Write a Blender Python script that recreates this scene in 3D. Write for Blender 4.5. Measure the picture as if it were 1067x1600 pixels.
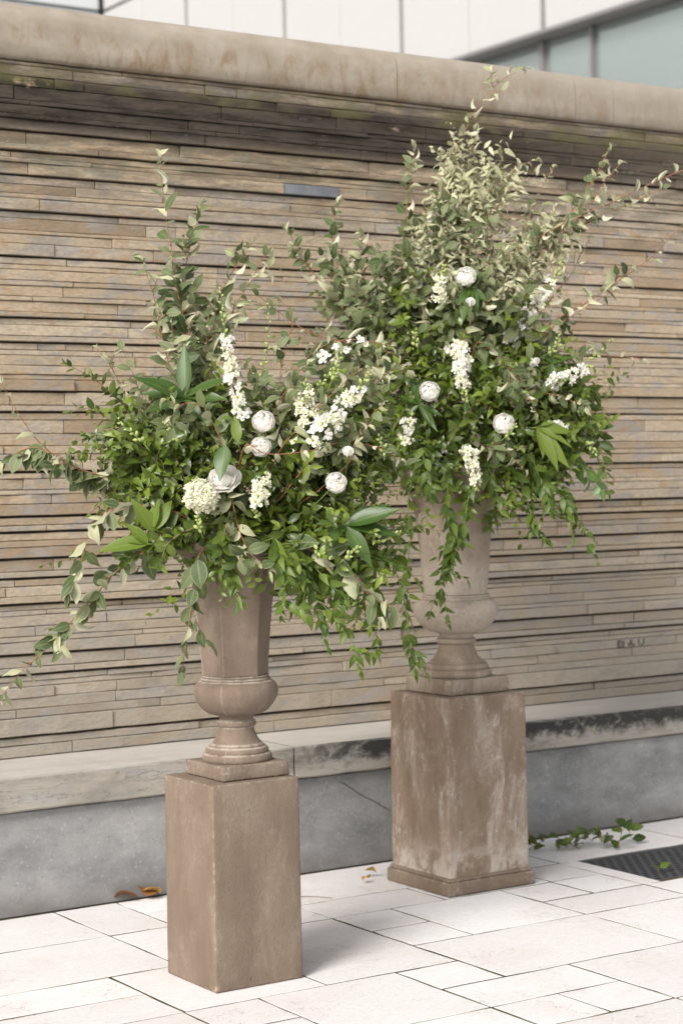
import bpy, math, random
import numpy as np
from mathutils import Vector, Matrix, noise as mnoise

for o in list(bpy.data.objects):
    bpy.data.objects.remove(o)
scene = bpy.context.scene
COL = scene.collection
random.seed(11)
rng = np.random.default_rng(5)

# ------------------------------------------------------------------ camera
EYE = Vector((0.0, 0.0, 1.55))
YAW, PITCH, ROLL, FPX = math.radians(33.1576), math.radians(1.0351), math.radians(-1.0491), 3014.0
FWD = Vector((math.sin(YAW) * math.cos(PITCH), math.cos(YAW) * math.cos(PITCH), -math.sin(PITCH)))
_r0 = Vector((math.cos(YAW), -math.sin(YAW), 0))
_u0 = _r0.cross(FWD)
RGT = math.cos(ROLL) * _r0 + math.sin(ROLL) * _u0
UPV = -math.sin(ROLL) * _r0 + math.cos(ROLL) * _u0
cam = bpy.data.cameras.new('camera')
camo = bpy.data.objects.new('camera', cam)
COL.objects.link(camo)
m = Matrix((RGT, UPV, -FWD)).transposed().to_4x4()
m.translation = EYE
camo.matrix_world = m
cam.sensor_fit = 'VERTICAL'
cam.sensor_height = 36.0
cam.sensor_width = 24.0
cam.lens = FPX / 1600.0 * 36.0
cam.clip_start = 0.05
cam.clip_end = 500
cam.dof.use_dof = True
cam.dof.focus_distance = 5.95
cam.dof.aperture_fstop = 3.5
scene.camera = camo

# ------------------------------------------------------------------ light
SUN_DIR = Vector((-0.80, -0.40, 0.62)).normalized()          # towards the sun
elev = math.asin(SUN_DIR.z)
azim = math.atan2(SUN_DIR.x, SUN_DIR.y)
world = bpy.data.worlds.new("World")
scene.world = world
world.use_nodes = True
wn = world.node_tree
for n in list(wn.nodes):
    wn.nodes.remove(n)
sky = wn.nodes.new('ShaderNodeTexSky')
sky.sky_type = 'NISHITA'
sky.sun_disc = False
sky.sun_elevation = elev
sky.sun_rotation = azim
sky.air_density = 1.0
sky.dust_density = 3.0
hsv = wn.nodes.new('ShaderNodeHueSaturation')
hsv.inputs['Saturation'].default_value = 0.30
bg = wn.nodes.new('ShaderNodeBackground')
bg.inputs['Strength'].default_value = 0.118
wo = wn.nodes.new('ShaderNodeOutputWorld')
wn.links.new(sky.outputs[0], hsv.inputs['Color'])
wn.links.new(hsv.outputs[0], bg.inputs['Color'])
wn.links.new(bg.outputs[0], wo.inputs['Surface'])
sun = bpy.data.lights.new('sun', 'SUN')
sun.energy = 2.3
sun.angle = math.radians(22)
sun.color = (1.0, 0.955, 0.915)
suno = bpy.data.objects.new('sun', sun)
COL.objects.link(suno)
suno.rotation_euler = SUN_DIR.to_track_quat('Z', 'Y').to_euler()
scene.view_settings.view_transform = 'Standard'
scene.view_settings.look = 'None'
scene.view_settings.gamma = 1.0
scene.view_settings.use_curve_mapping = False
scene.view_settings.exposure = 0.75
scene.render.engine = 'CYCLES'
scene.cycles.max_bounces = 8
scene.cycles.transparent_max_bounces = 4


# ------------------------------------------------------------------ material helpers
class NT:
    def __init__(self, name):
        self.m = bpy.data.materials.new(name)
        self.m.use_nodes = True
        self.t = self.m.node_tree
        self.b = self.t.nodes['Principled BSDF']

    def n(self, kind, **kw):
        nd = self.t.nodes.new('ShaderNode' + kind)
        for k, v in kw.items():
            if hasattr(nd, k):
                setattr(nd, k, v)
            else:
                nd.inputs[k].default_value = v
        return nd

    def l(self, a, b):
        self.t.links.new(a, b)

    def coord(self, scale=(1, 1, 1), kind='Object', loc=None):
        tc = self.n('TexCoord')
        mp = self.n('Mapping')
        mp.inputs['Scale'].default_value = scale
        if loc is not None:
            self.l(loc, mp.inputs['Location'])
        self.l(tc.outputs[kind], mp.inputs['Vector'])
        return mp.outputs[0]

    def noise(self, vec, scale, detail=4, rough=0.55, dist=0.0):
        nd = self.n('TexNoise')
        nd.inputs['Scale'].default_value = scale
        nd.inputs['Detail'].default_value = detail
        nd.inputs['Roughness'].default_value = rough
        nd.inputs['Distortion'].default_value = dist
        self.l(vec, nd.inputs['Vector'])
        return nd.outputs['Fac']

    def ramp(self, fac, stops):
        nd = self.n('ValToRGB')
        el = nd.color_ramp.elements
        while len(el) < len(stops):
            el.new(0.5)
        for e, (p, c) in zip(el, stops):
            e.position = p
            e.color = c if len(c) == 4 else (*c, 1)
        self.l(fac, nd.inputs[0])
        return nd.outputs['Color']

    def rng(self, fac, a, b, c=0.0, d=1.0, smooth=True):
        nd = self.n('MapRange')
        nd.interpolation_type = 'SMOOTHSTEP' if smooth else 'LINEAR'
        self.l(fac, nd.inputs['Value'])
        for k, v in zip(('From Min', 'From Max', 'To Min', 'To Max'), (a, b, c, d)):
            nd.inputs[k].default_value = v
        return nd.outputs[0]

    def math(self, op, a, b=0.5):
        nd = self.n('Math')
        nd.operation = op
        for i, v in enumerate((a, b)):
            if isinstance(v, (int, float)):
                nd.inputs[i].default_value = v
            else:
                self.l(v, nd.inputs[i])
        return nd.outputs[0]

    def mix(self, fac, a, b, mode='MIX'):
        nd = self.n('Mix')
        nd.data_type = 'RGBA'
        nd.blend_type = mode
        ins = [i for i in nd.inputs if i.type == 'RGBA']
        for i, v in ((nd.inputs[0], fac), (ins[0], a), (ins[1], b)):
            if isinstance(v, (int, float)):
                i.default_value = v
            elif isinstance(v, tuple):
                i.default_value = (*v, 1) if len(v) == 3 else v
            else:
                self.l(v, i)
        return [o for o in nd.outputs if o.type == 'RGBA'][0]

    def bump(self, h, strength=0.3, dist=0.01):
        nd = self.n('Bump')
        nd.inputs['Strength'].default_value = strength
        nd.inputs['Distance'].default_value = dist
        self.l(h, nd.inputs['Height'])
        self.l(nd.outputs[0], self.b.inputs['Normal'])

    def done(self, col=None, rough=0.8, spec=0.3):
        if col is not None:
            if isinstance(col, tuple):
                self.b.inputs['Base Color'].default_value = (*col, 1)
            else:
                self.l(col, self.b.inputs['Base Color'])
        self.b.inputs['Roughness'].default_value = rough
        self.b.inputs['Specular IOR Level'].default_value = spec
        return self.m


def xyz(N):
    tc = N.n('TexCoord')
    s = N.n('SeparateXYZ')
    g = N.n('NewGeometry')
    N.l(g.outputs['Position'], s.inputs[0])
    return s.outputs


def wpos(N, scale=(1, 1, 1)):
    g = N.n('NewGeometry')
    mp = N.n('Mapping')
    mp.inputs['Scale'].default_value = scale
    N.l(g.outputs['Position'], mp.inputs['Vector'])
    return mp.outputs[0]


def mat_wall_stone():
    N = NT('ledge_stone')
    at = N.n('Attribute')
    at.attribute_name = 'tint'
    t = at.outputs['Fac']
    base = N.ramp(t, [(0.0, (0.30, 0.228, 0.150)), (0.25, (0.395, 0.31, 0.21)), (0.5, (0.445, 0.358, 0.252)),
                      (0.75, (0.38, 0.32, 0.248)), (1.0, (0.50, 0.413, 0.30))])
    # grey-blue cleft patches and rusty patches, long in x
    v = wpos(N, (1.0, 1.0, 3.0))
    n1 = N.noise(v, 5.0, 5, 0.6, 0.4)
    c = N.mix(N.rng(n1, 0.48, 0.62, 0, 0.7), base, (0.30, 0.287, 0.268))
    n2 = N.noise(wpos(N, (1.3, 1.0, 2.6)), 7.5, 5, 0.6, 0.8)
    c = N.mix(N.rng(n2, 0.54, 0.70, 0, 0.6), c, (0.38, 0.24, 0.12))
    n3 = N.noise(wpos(N, (2, 2, 5)), 22, 4, 0.65)
    c = N.mix(N.rng(n3, 0.3, 0.75, 0, 0.42), c, (0.17, 0.135, 0.10))
    X, Y, Z = xyz(N)
    # lower courses mixed greyer, in patches
    nz = N.noise(wpos(N, (0.6, 1, 0.6)), 1.3, 3)
    low = N.math('MULTIPLY', N.rng(Z, 1.5, 0.7), N.rng(nz, 0.25, 0.6, 0.3, 0.7))
    c = N.mix(low, c, (0.285, 0.272, 0.245))
    # black run-off stain below the coping
    band = N.math('MULTIPLY', N.rng(Z, 2.84, 2.93), N.rng(Z, 3.135, 3.075))
    xfade = N.rng(X, 5.2, 7.0, 1.0, 0.75)
    ns = N.noise(wpos(N, (1.1, 1, 7.0)), 3.4, 6, 0.7, 0.5)
    ns2 = N.noise(wpos(N, (7, 1, 9)), 3.0, 5, 0.7)
    st = N.math('MULTIPLY', band, N.rng(N.math('ADD', N.math('MULTIPLY', ns, 0.6), N.math('MULTIPLY', ns2, 0.4)), 0.31, 0.42))
    st = N.math('MULTIPLY', st, xfade)
    c = N.mix(N.math('MULTIPLY', st, 0.95), c, (0.014, 0.011, 0.009))
    band2 = N.math('MULTIPLY', N.rng(Z, 2.35, 2.9), N.rng(ns, 0.38, 0.60, 0, 0.65))
    c = N.mix(band2, c, (0.085, 0.068, 0.054))
    # green algae
    al = N.math('MULTIPLY', N.rng(Z, 3.02, 3.09), N.rng(N.noise(wpos(N, (1, 1, 2)), 4, 4), 0.44, 0.6, 0, 0.6))
    c = N.mix(al, c, (0.12, 0.115, 0.045))
    al2 = N.math('MULTIPLY', N.math('MULTIPLY', N.rng(Z, 2.68, 2.78), N.rng(Z, 2.92, 2.85)), N.rng(n1, 0.46, 0.6, 0, 0.35))
    c = N.mix(al2, c, (0.17, 0.15, 0.07))
    N.bump(N.math('ADD', N.noise(wpos(N, (1, 1, 2.2)), 26, 6, 0.68), N.math('MULTIPLY', n3, 0.8)), 0.6, 0.007)
    return N.done(c, 0.88, 0.2)


def mat_simple_noise(name, c1, c2, scale=20, rough=0.8, bump=0.3, bd=0.004, stretch=(1, 1, 1), spec=0.3):
    N = NT(name)
    v = wpos(N, stretch)
    f = N.noise(v, scale, 6, 0.6)
    N.bump(f, bump, bd)
    return N.done(N.ramp(f, [(0.3, c1), (0.7, c2)]), rough, spec)


def mat_paver():
    N = NT('pale_limestone')
    at = N.n('Attribute')
    at.attribute_name = 'tint'
    base = N.ramp(at.outputs['Fac'], [(0, (0.665, 0.642, 0.63)), (0.5, (0.72, 0.702, 0.695)), (1, (0.76, 0.748, 0.742))])
    n1 = N.noise(wpos(N), 2.6, 5, 0.6)
    c = N.mix(N.rng(n1, 0.42, 0.7, 0, 0.35), base, (0.62, 0.54, 0.495))
    # fine travertine veins
    n2 = N.noise(wpos(N, (1.0, 3.5, 1)), 14, 8, 0.72, 1.6)
    vein = N.math('ABSOLUTE', N.math('SUBTRACT', n2, 0.5), 0)
    c = N.mix(N.rng(vein, 0.0, 0.03, 0.42, 0.0), c, (0.40, 0.33, 0.28))
    n3 = N.noise(wpos(N, (1, 1, 1)), 90, 4, 0.7)
    c = N.mix(N.rng(n3, 0.58, 0.74, 0, 0.5), c, (0.36, 0.32, 0.29))
    # hairline cracks
    vo = N.n('TexVoronoi')
    vo.feature = 'DISTANCE_TO_EDGE'
    vo.inputs['Scale'].default_value = 2.1
    ad = N.n('VectorMath')
    ad.operation = 'ADD'
    nn = N.n('TexNoise')
    nn.inputs['Scale'].default_value = 5.0
    nn.inputs['Detail'].default_value = 5
    N.l(wpos(N), nn.inputs['Vector'])
    N.l(wpos(N), ad.inputs[0])
    N.l(nn.outputs['Color'], ad.inputs[1])
    N.l(ad.outputs[0], vo.inputs['Vector'])
    cr = N.math('MULTIPLY', N.rng(vo.outputs['Distance'], 0.0, 0.007, 1.0, 0.0), N.rng(n1, 0.46, 0.58, 0, 0.75))
    c = N.mix(cr, c, (0.30, 0.24, 0.20))
    N.bump(N.math('ADD', n2, N.math('MULTIPLY', n3, 0.5)), 0.25, 0.003)
    return N.done(c, 0.72, 0.3)


def mat_terracotta(name, c_dark, c_mid, c_lite, chalk, chalk_amt, base_z=None, pale_z=None):
    N = NT(name)
    v = N.coord((1, 1, 1))
    n1 = N.noise(N.coord((3.0, 3.0, 1.5)), 2.4, 8, 0.66, 0.2)
    c = N.ramp(n1, [(0.28, c_dark), (0.5, c_mid), (0.74, c_lite)])
    n2 = N.noise(N.coord((4.5, 4.5, 2.0)), 1.6, 10, 0.70, 0.9)
    c = N.mix(N.rng(n2, 0.47, 0.74, 0, chalk_amt), c, chalk)
    wv = N.noise(N.coord((9, 9, 0.8)), 3.0, 5, 0.6)
    c = N.mix(N.rng(wv, 0.45, 0.75, 0, 0.30), c, c_dark)
    n5 = N.noise(N.coord((7, 7, 4)), 3.5, 8, 0.75, 2.2)
    c = N.mix(N.math('MULTIPLY', N.rng(n2, 0.42, 0.6), N.rng(n5, 0.5, 0.66, 0, chalk_amt * 0.8)), c, tuple(q * 1.12 for q in chalk))
    if pale_z is not None:
        sp = N.n('SeparateXYZ')
        tcp = N.n('TexCoord')
        N.l(tcp.outputs['Object'], sp.inputs[0])
        pz = N.math('MULTIPLY', N.math('MULTIPLY', N.rng(sp.outputs[2], pale_z[0], pale_z[0] + 0.05), N.rng(sp.outputs[2], pale_z[1] + 0.12, pale_z[1])),
                    N.rng(n5, 0.30, 0.55, 0.35, 0.95))
        c = N.mix(pz, c, chalk)
    ca = N.n('Attribute')
    ca.attribute_name = 'chalk'
    nch = N.noise(N.coord((1, 1, 1)), 38, 5, 0.7)
    c = N.mix(N.math('MULTIPLY', ca.outputs['Fac'], N.rng(nch, 0.38, 0.56, 0.1, 0.85)), c, (0.46, 0.40, 0.34))
    if base_z is not None:
        s = N.n('SeparateXYZ')
        tc = N.n('TexCoord')
        N.l(tc.outputs['Object'], s.inputs[0])
        n4 = N.noise(v, 9, 6, 0.7, 1.0)
        lowz = N.math('MULTIPLY', N.rng(s.outputs[2], base_z + 0.16, base_z), N.rng(n4, 0.42, 0.6, 0, 0.75))
        c = N.mix(lowz, c, chalk)
    n3 = N.noise(v, 130, 3, 0.6)
    c = N.mix(N.rng(n3, 0.52, 0.78, 0, 0.34), c, (c_dark[0] * 0.55, c_dark[1] * 0.55, c_dark[2] * 0.55))
    g = N.n('NewGeometry')
    chip = N.rng(N.noise(v, 34, 5, 0.7), 0.50, 0.64)
    c = N.mix(N.math('MULTIPLY', chip, N.rng(g.outputs['Pointiness'], 0.52, 0.58, 0, 0.8)), c, (0.42, 0.34, 0.265))
    pore = N.rng(N.noise(v, 55, 3, 0.5), 0.70, 0.77)
    c = N.mix(N.math('MULTIPLY', pore, 0.4), c, (c_dark[0] * 0.5, c_dark[1] * 0.5, c_dark[2] * 0.5))
    N.bump(N.math('SUBTRACT', N.math('ADD', n3, N.noise(v, 30, 5)), pore), 0.4, 0.004)
    return N.done(c, 0.85, 0.2)


def mat_coping():
    N = NT('coping_stone')
    at = N.n('Attribute')
    at.attribute_name = 'tint'
    n0 = N.noise(wpos(N, (1, 1, 1.6)), 5.0, 7, 0.68)
    c = N.ramp(n0, [(0.3, (0.255, 0.215, 0.165)), (0.7, (0.365, 0.32, 0.262))])
    n1 = N.noise(wpos(N, (5.5, 3.0, 2.6)), 2.6, 8, 0.74, 0.5)
    X, Y, Z = xyz(N)
    zz = N.math('MULTIPLY', N.rng(Z, 3.335, 3.25), N.rng(n1, 0.42, 0.66, 0, 0.85))
    c = N.mix(zz, c, (0.225, 0.155, 0.09))
    n2 = N.noise(wpos(N, (1, 2, 5)), 6, 6, 0.7, 0.5)
    c = N.mix(N.rng(n2, 0.55, 0.75, 0, 0.3), c, (0.30, 0.25, 0.20))
    c = N.mix(N.math('MULTIPLY', N.rng(X, 4.6, 6.3), 0.45), c, (0.285, 0.255, 0.215))
    N.bump(N.noise(wpos(N), 60, 5), 0.2, 0.003)
    return N.done(c, 0.85, 0.2)


def mat_bench_slab():
    N = NT('bench_stone')
    X, Y, Z = xyz(N)
    n0 = N.noise(wpos(N, (1, 2, 3)), 4, 5)
    front = N.ramp(n0, [(0.32, (0.25, 0.235, 0.205)), (0.5, (0.34, 0.31, 0.265)), (0.68, (0.30, 0.30, 0.285))])
    nr = N.noise(wpos(N, (1.6, 1, 4)), 6, 6, 0.7, 1.0)
    front = N.mix(N.rng(nr, 0.58, 0.70, 0, 0.55), front, (0.30, 0.19, 0.11))
    crack = N.math('ABSOLUTE', N.math('SUBTRACT', N.noise(wpos(N, (1.2, 1, 9)), 2.6, 6, 0.6, 0.4), 0.5), 0)
    front = N.mix(N.rng(crack, 0.0, 0.012, 0.6, 0.0), front, (0.11, 0.09, 0.075))
    # black water stain in the upper half of the slabs beyond the joint
    nb = N.noise(wpos(N, (5, 1, 7)), 3.2, 6, 0.72, 0.5)
    zb = N.math('ADD', Z, N.math('MULTIPLY', N.math('SUBTRACT', nb, 0.5), 0.16))
    blk = N.math('MULTIPLY', N.rng(zb, 0.405, 0.468), N.rng(N.math('ADD', X, N.math('MULTIPLY', nb, 0.5)), 3.95, 4.5))
    front = N.mix(N.math('MULTIPLY', blk, N.rng(nb, 0.32, 0.5, 0.45, 0.97)), front, (0.035, 0.034, 0.033))
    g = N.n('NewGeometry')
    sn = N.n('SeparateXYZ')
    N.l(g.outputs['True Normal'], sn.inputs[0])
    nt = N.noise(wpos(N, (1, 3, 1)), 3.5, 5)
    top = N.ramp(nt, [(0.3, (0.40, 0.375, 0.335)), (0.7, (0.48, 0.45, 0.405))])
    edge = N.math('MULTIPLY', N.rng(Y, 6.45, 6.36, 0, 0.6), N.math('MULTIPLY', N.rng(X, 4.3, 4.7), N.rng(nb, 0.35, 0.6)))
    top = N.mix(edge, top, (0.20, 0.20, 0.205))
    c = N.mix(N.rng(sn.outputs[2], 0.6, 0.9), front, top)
    N.bump(N.math('ADD', N.noise(wpos(N, (1, 1, 2.5)), 30, 6, 0.7), N.math('MULTIPLY', nr, 1.2)), 0.5, 0.006)
    return N.done(c, 0.85, 0.25)


def mat_bench_base():
    N = NT('bench_granite')
    n0 = N.noise(wpos(N, (0.8, 1, 1.4)), 3.4, 8, 0.68)
    c = N.ramp(n0, [(0.3, (0.135, 0.136, 0.138)), (0.5, (0.235, 0.235, 0.232)), (0.7, (0.34, 0.335, 0.325))])
    n1 = N.noise(wpos(N), 85, 3, 0.7)
    c = N.mix(N.rng(n1, 0.56, 0.72, 0, 0.5), c, (0.45, 0.45, 0.44))
    n2 = N.noise(wpos(N), 60, 3, 0.7)
    c = N.mix(N.rng(n2, 0.58, 0.75, 0, 0.5), c, (0.10, 0.10, 0.105))
    X, Y, Z = xyz(N)
    nd = N.noise(wpos(N, (1, 1, 1.5)), 5, 5)
    foot_shade = N.math('MULTIPLY', N.rng(Z, 0.13, 0.0), N.rng(nd, 0.3, 0.6, 0.3, 0.8))  # shade along the foot of the base, painted in and broken by noise
    c = N.mix(foot_shade, c, (0.145, 0.135, 0.125))
    # diagonal crack in the block between the pedestals
    ln = N.math('ADD', N.math('MULTIPLY', N.math('SUBTRACT', X, 4.16), 0.58), N.math('SUBTRACT', Z, 0.335))
    ln = N.math('ADD', ln, N.math('MULTIPLY', N.math('SUBTRACT', nd, 0.5), 0.03))
    ck = N.rng(N.math('ABSOLUTE', ln, 0), 0.0015, 0.005, 1, 0)
    ck = N.math('MULTIPLY', ck, N.math('MULTIPLY', N.rng(X, 4.13, 4.16), N.rng(X, 4.40, 4.36)))
    c = N.mix(N.math('MULTIPLY', ck, 0.8), c, (0.06, 0.055, 0.05))
    N.bump(n1, 0.3, 0.003)
    return N.done(c, 0.8, 0.25)


def mat_leaf(name, front, front2, back, rib, rough=0.5, spec=0.35, trans=0.25, attr=False, margin=0.0, hue_var=1.0):
    N = NT(name)
    if attr:
        a = N.n('Attribute')
        a.attribute_name = 'tint'
        r = a.outputs['Fac']
    else:
        oi = N.n('ObjectInfo')
        r = oi.outputs['Random']
    c = N.mix(r, front, front2)
    uv = N.n('UVMap')
    s = N.n('SeparateXYZ')
    N.l(uv.outputs[0], s.inputs[0])
    cx = N.math('ABSOLUTE', N.math('SUBTRACT', s.outputs[0], 0.5), 0)
    # side veins
    wv = N.math('SINE', N.math('MULTIPLY', N.math('SUBTRACT', s.outputs[1], N.math('MULTIPLY', cx, 0.5)), 55.0), 0)
    c = N.mix(N.rng(wv, 0.55, 1.0, 0, 0.12), c, rib)
    c = N.mix(N.rng(cx, 0.06, 0.015, 0, 0.5), c, rib)
    if margin > 0:
        c = N.mix(N.rng(cx, 0.38, 0.48, 0, margin), c, back)
    nz = N.noise(wpos(N), 60, 3)
    c = N.mix(N.rng(nz, 0.4, 0.75, 0, 0.3), c, front2)
    g = N.n('NewGeometry')
    bk = N.mix(N.rng(cx, 0.08, 0.02, 0, 0.4), back, rib)
    col = N.mix(g.outputs['Backfacing'], c, bk)
    N.done(col, rough, spec)
    tr = N.n('BsdfTranslucent')
    N.l(col, tr.inputs['Color'])
    mx = N.n('MixShader')
    mx.inputs[0].default_value = trans
    N.l(N.b.outputs[0], mx.inputs[1])
    N.l(tr.outputs[0], mx.inputs[2])
    out = [n for n in N.t.nodes if n.type == 'OUTPUT_MATERIAL'][0]
    N.l(mx.outputs[0], out.inputs['Surface'])
    return N.m


def mat_petal(name, c1, c2, trans=0.3):
    N = NT(name)
    uv = N.n('UVMap')
    s = N.n('SeparateXYZ')
    N.l(uv.outputs[0], s.inputs[0])
    c = N.mix(N.rng(s.outputs[1], 0.0, 0.55), c2, c1)
    N.done(c, 0.6, 0.2)
    N.b.inputs['Subsurface Weight'].default_value = 0.6
    N.b.inputs['Subsurface Radius'].default_value = (1, 1, 0.9)
    N.b.inputs['Subsurface Scale'].default_value = 0.006
    tr = N.n('BsdfTranslucent')
    N.l(c, tr.inputs['Color'])
    mx = N.n('MixShader')
    mx.inputs[0].default_value = trans
    N.l(N.b.outputs[0], mx.inputs[1])
    N.l(tr.outputs[0], mx.inputs[2])
    out = [n for n in N.t.nodes if n.type == 'OUTPUT_MATERIAL'][0]
    N.l(mx.outputs[0], out.inputs['Surface'])
    return N.m


def mat_plain(name, col, rough=0.6, metal=0.0, spec=0.4):
    N = NT(name)
    v = wpos(N)
    f = N.noise(v, 9, 3)
    c = N.mix(N.rng(f, 0.35, 0.7, 0, 0.12), col, tuple(x * 0.8 for x in col))
    N.b.inputs['Metallic'].default_value = metal
    return N.done(c, rough, spec)


M = {}
M['stone'] = mat_wall_stone()
M['tile'] = mat_simple_noise('blue_slate', (0.115, 0.125, 0.14), (0.20, 0.21, 0.225), 14)
M['mortar'] = mat_simple_noise('old_mortar', (0.09, 0.072, 0.055), (0.15, 0.122, 0.09), 18)
M['coping'] = mat_coping()
M['slab'] = mat_bench_slab()
M['base'] = mat_bench_base()
M['paver'] = mat_paver()
M['joint'] = mat_simple_noise('joint_soil', (0.035, 0.03, 0.02), (0.11, 0.095, 0.045), 25)
M['earth'] = mat_simple_noise('pale_ground', (0.50, 0.48, 0.46), (0.58, 0.56, 0.53), 3)
M['iron'] = mat_plain('dark_iron', (0.085, 0.085, 0.09), 0.55, 0.3)
M['pit'] = mat_plain('pit_darkness', (0.012, 0.012, 0.013), 0.9)
M['urn'] = mat_terracotta('brown_terracotta', (0.143, 0.107, 0.080), (0.178, 0.135, 0.103), (0.213, 0.165, 0.128), (0.29, 0.245, 0.195), 0.35)
M['urn_pale'] = mat_terracotta('chalky_terracotta', (0.175, 0.132, 0.096), (0.235, 0.185, 0.14), (0.30, 0.245, 0.19), (0.37, 0.318, 0.26), 0.8, None, (0.17, 0.44))
M['ped'] = mat_terracotta('brown_pedestal', (0.143, 0.105, 0.077), (0.180, 0.135, 0.100), (0.213, 0.164, 0.124), (0.29, 0.245, 0.195), 0.4)
M['ped_pale'] = mat_terracotta('streaked_pedestal', (0.16, 0.113, 0.080), (0.222, 0.164, 0.119), (0.28, 0.216, 0.162), (0.47, 0.42, 0.365), 0.82, 0.07)
M['panel'] = mat_plain('white_panel', (0.40, 0.395, 0.385), 0.4, 0.0, 0.5)
M['panel2'] = mat_plain('pale_side_panel', (0.52, 0.54, 0.555), 0.4, 0.0, 0.5)
M['trim'] = mat_plain('grey_trim', (0.20, 0.19, 0.19), 0.5, 0.3)
M['glass'] = mat_plain('teal_glass', (0.37, 0.415, 0.40), 0.12, 0.7)
M['blind'] = mat_plain('dark_sill', (0.03, 0.035, 0.035), 0.3)
M['paint'] = mat_plain('black_paint', (0.095, 0.085, 0.08), 0.7)

SIL_F, SIL_F2, SIL_B, SIL_R = (0.040, 0.070, 0.019), (0.155, 0.185, 0.085), (0.37, 0.38, 0.24), (0.26, 0.275, 0.13)
M['silver'] = mat_leaf('silverberry_leaf', SIL_F, SIL_F2, SIL_B, SIL_R, 0.55, 0.3, 0.2, margin=0.35)
M['silver_pale'] = mat_leaf('pale_silverberry_leaf', (0.21, 0.235, 0.11), (0.50, 0.49, 0.32), (0.58, 0.565, 0.41), (0.46, 0.455, 0.28), 0.6, 0.3, 0.25, margin=0.4)
M['privet'] = mat_leaf('sprig_leaf', (0.034, 0.064, 0.010), (0.105, 0.148, 0.024), (0.12, 0.16, 0.05), (0.12, 0.17, 0.05), 0.42, 0.3, 0.25)
M['vine'] = mat_leaf('vine_leaf', (0.042, 0.082, 0.011), (0.125, 0.178, 0.026), (0.13, 0.18, 0.05), (0.13, 0.185, 0.045), 0.42, 0.3, 0.25)
M['laurel'] = mat_leaf('laurel_leaf', (0.030, 0.068, 0.010), (0.060, 0.108, 0.020), (0.11, 0.155, 0.045), (0.13, 0.19, 0.05), 0.36, 0.35, 0.2)
M['lime'] = mat_leaf('lime_leaf', (0.105, 0.165, 0.018), (0.16, 0.22, 0.034), (0.16, 0.22, 0.05), (0.21, 0.27, 0.08), 0.42, 0.4, 0.35)
M['white_leaf'] = mat_leaf('white_backed_leaf', (0.07, 0.14, 0.03), (0.10, 0.17, 0.045), (0.52, 0.56, 0.54), (0.2, 0.27, 0.1), 0.4, 0.4, 0.2)
M['brown_leaf'] = mat_leaf('brown_leaf', (0.20, 0.065, 0.024), (0.28, 0.12, 0.04), (0.24, 0.10, 0.04), (0.2, 0.08, 0.03), 0.6, 0.3, 0.2)
M['yellow_leaf'] = mat_leaf('yellow_leaf', (0.42, 0.24, 0.04), (0.50, 0.30, 0.06), (0.42, 0.27, 0.08), (0.35, 0.2, 0.05), 0.6, 0.3, 0.2)
M['fill_dark'] = mat_leaf('filler_dark_leaf', (0.018, 0.038, 0.006), (0.115, 0.17, 0.020), (0.12, 0.16, 0.035), (0.10, 0.14, 0.03), 0.30, 0.5, 0.2, attr=True)
M['fill_mid'] = mat_leaf('filler_bright_leaf', (0.040, 0.075, 0.009), (0.17, 0.23, 0.026), (0.16, 0.21, 0.045), (0.15, 0.195, 0.04), 0.36, 0.4, 0.25, attr=True)
M['fill_silver'] = mat_leaf('filler_silver_leaf', SIL_F, (0.165, 0.185, 0.082), SIL_B, SIL_R, 0.55, 0.3, 0.2, attr=True, margin=0.3)
M['fill_pale'] = mat_leaf('filler_pale_leaf', (0.11, 0.13, 0.045), (0.54, 0.525, 0.34), (0.58, 0.56, 0.40), (0.36, 0.37, 0.20), 0.6, 0.25, 0.2, attr=True, margin=0.3)
M['red_stem'] = mat_simple_noise('reddish_stem', (0.19, 0.072, 0.036), (0.30, 0.135, 0.07), 40, 0.55, 0.1)
M['brown_stem'] = mat_simple_noise('brown_stem', (0.12, 0.08, 0.045), (0.24, 0.17, 0.09), 40, 0.6, 0.1)
M['green_stem'] = mat_simple_noise('green_stem', (0.10, 0.16, 0.04), (0.18, 0.25, 0.07), 40, 0.5, 0.1)
M['white'] = mat_petal('white_petal', (0.93, 0.91, 0.86), (0.90, 0.885, 0.78), 0.45)
M['cream'] = mat_petal('cream_petal', (0.82, 0.80, 0.64), (0.62, 0.66, 0.30), 0.2)
M['lime_bud'] = mat_petal('pale_green_bud', (0.46, 0.52, 0.20), (0.33, 0.42, 0.13))
M['eye'] = mat_plain('flower_eye', (0.35, 0.36, 0.16), 0.7)


# ------------------------------------------------------------------ object helpers
def mk_mesh(name, verts, faces, mats, uvs=None, smooth=True, midx=None, tint=None):
    me = bpy.data.meshes.new(name)
    me.from_pydata([tuple(v) for v in verts], [], [tuple(f) for f in faces])
    for mt in (mats if isinstance(mats, (list, tuple)) else [mats]):
        me.materials.append(mt)
    if uvs is not None:
        ul = me.uv_layers.new(name='UVMap')
        vi = np.empty(len(me.loops), dtype=np.int32)
        me.loops.foreach_get('vertex_index', vi)
        ul.data.foreach_set('uv', np.asarray(uvs, dtype=np.float32)[vi].ravel())
    if tint is not None:
        a = me.attributes.new('tint', 'FLOAT', 'POINT')
        t = np.full(len(me.vertices), tint, dtype=np.float32) if np.isscalar(tint) else np.asarray(tint, dtype=np.float32)
        a.data.foreach_set('value', t)
    if midx is not None:
        me.polygons.foreach_set('material_index', np.asarray(midx, dtype=np.int32))
    if smooth:
        me.polygons.foreach_set('use_smooth', np.ones(len(me.polygons), dtype=bool))
    me.update()
    return me


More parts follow.
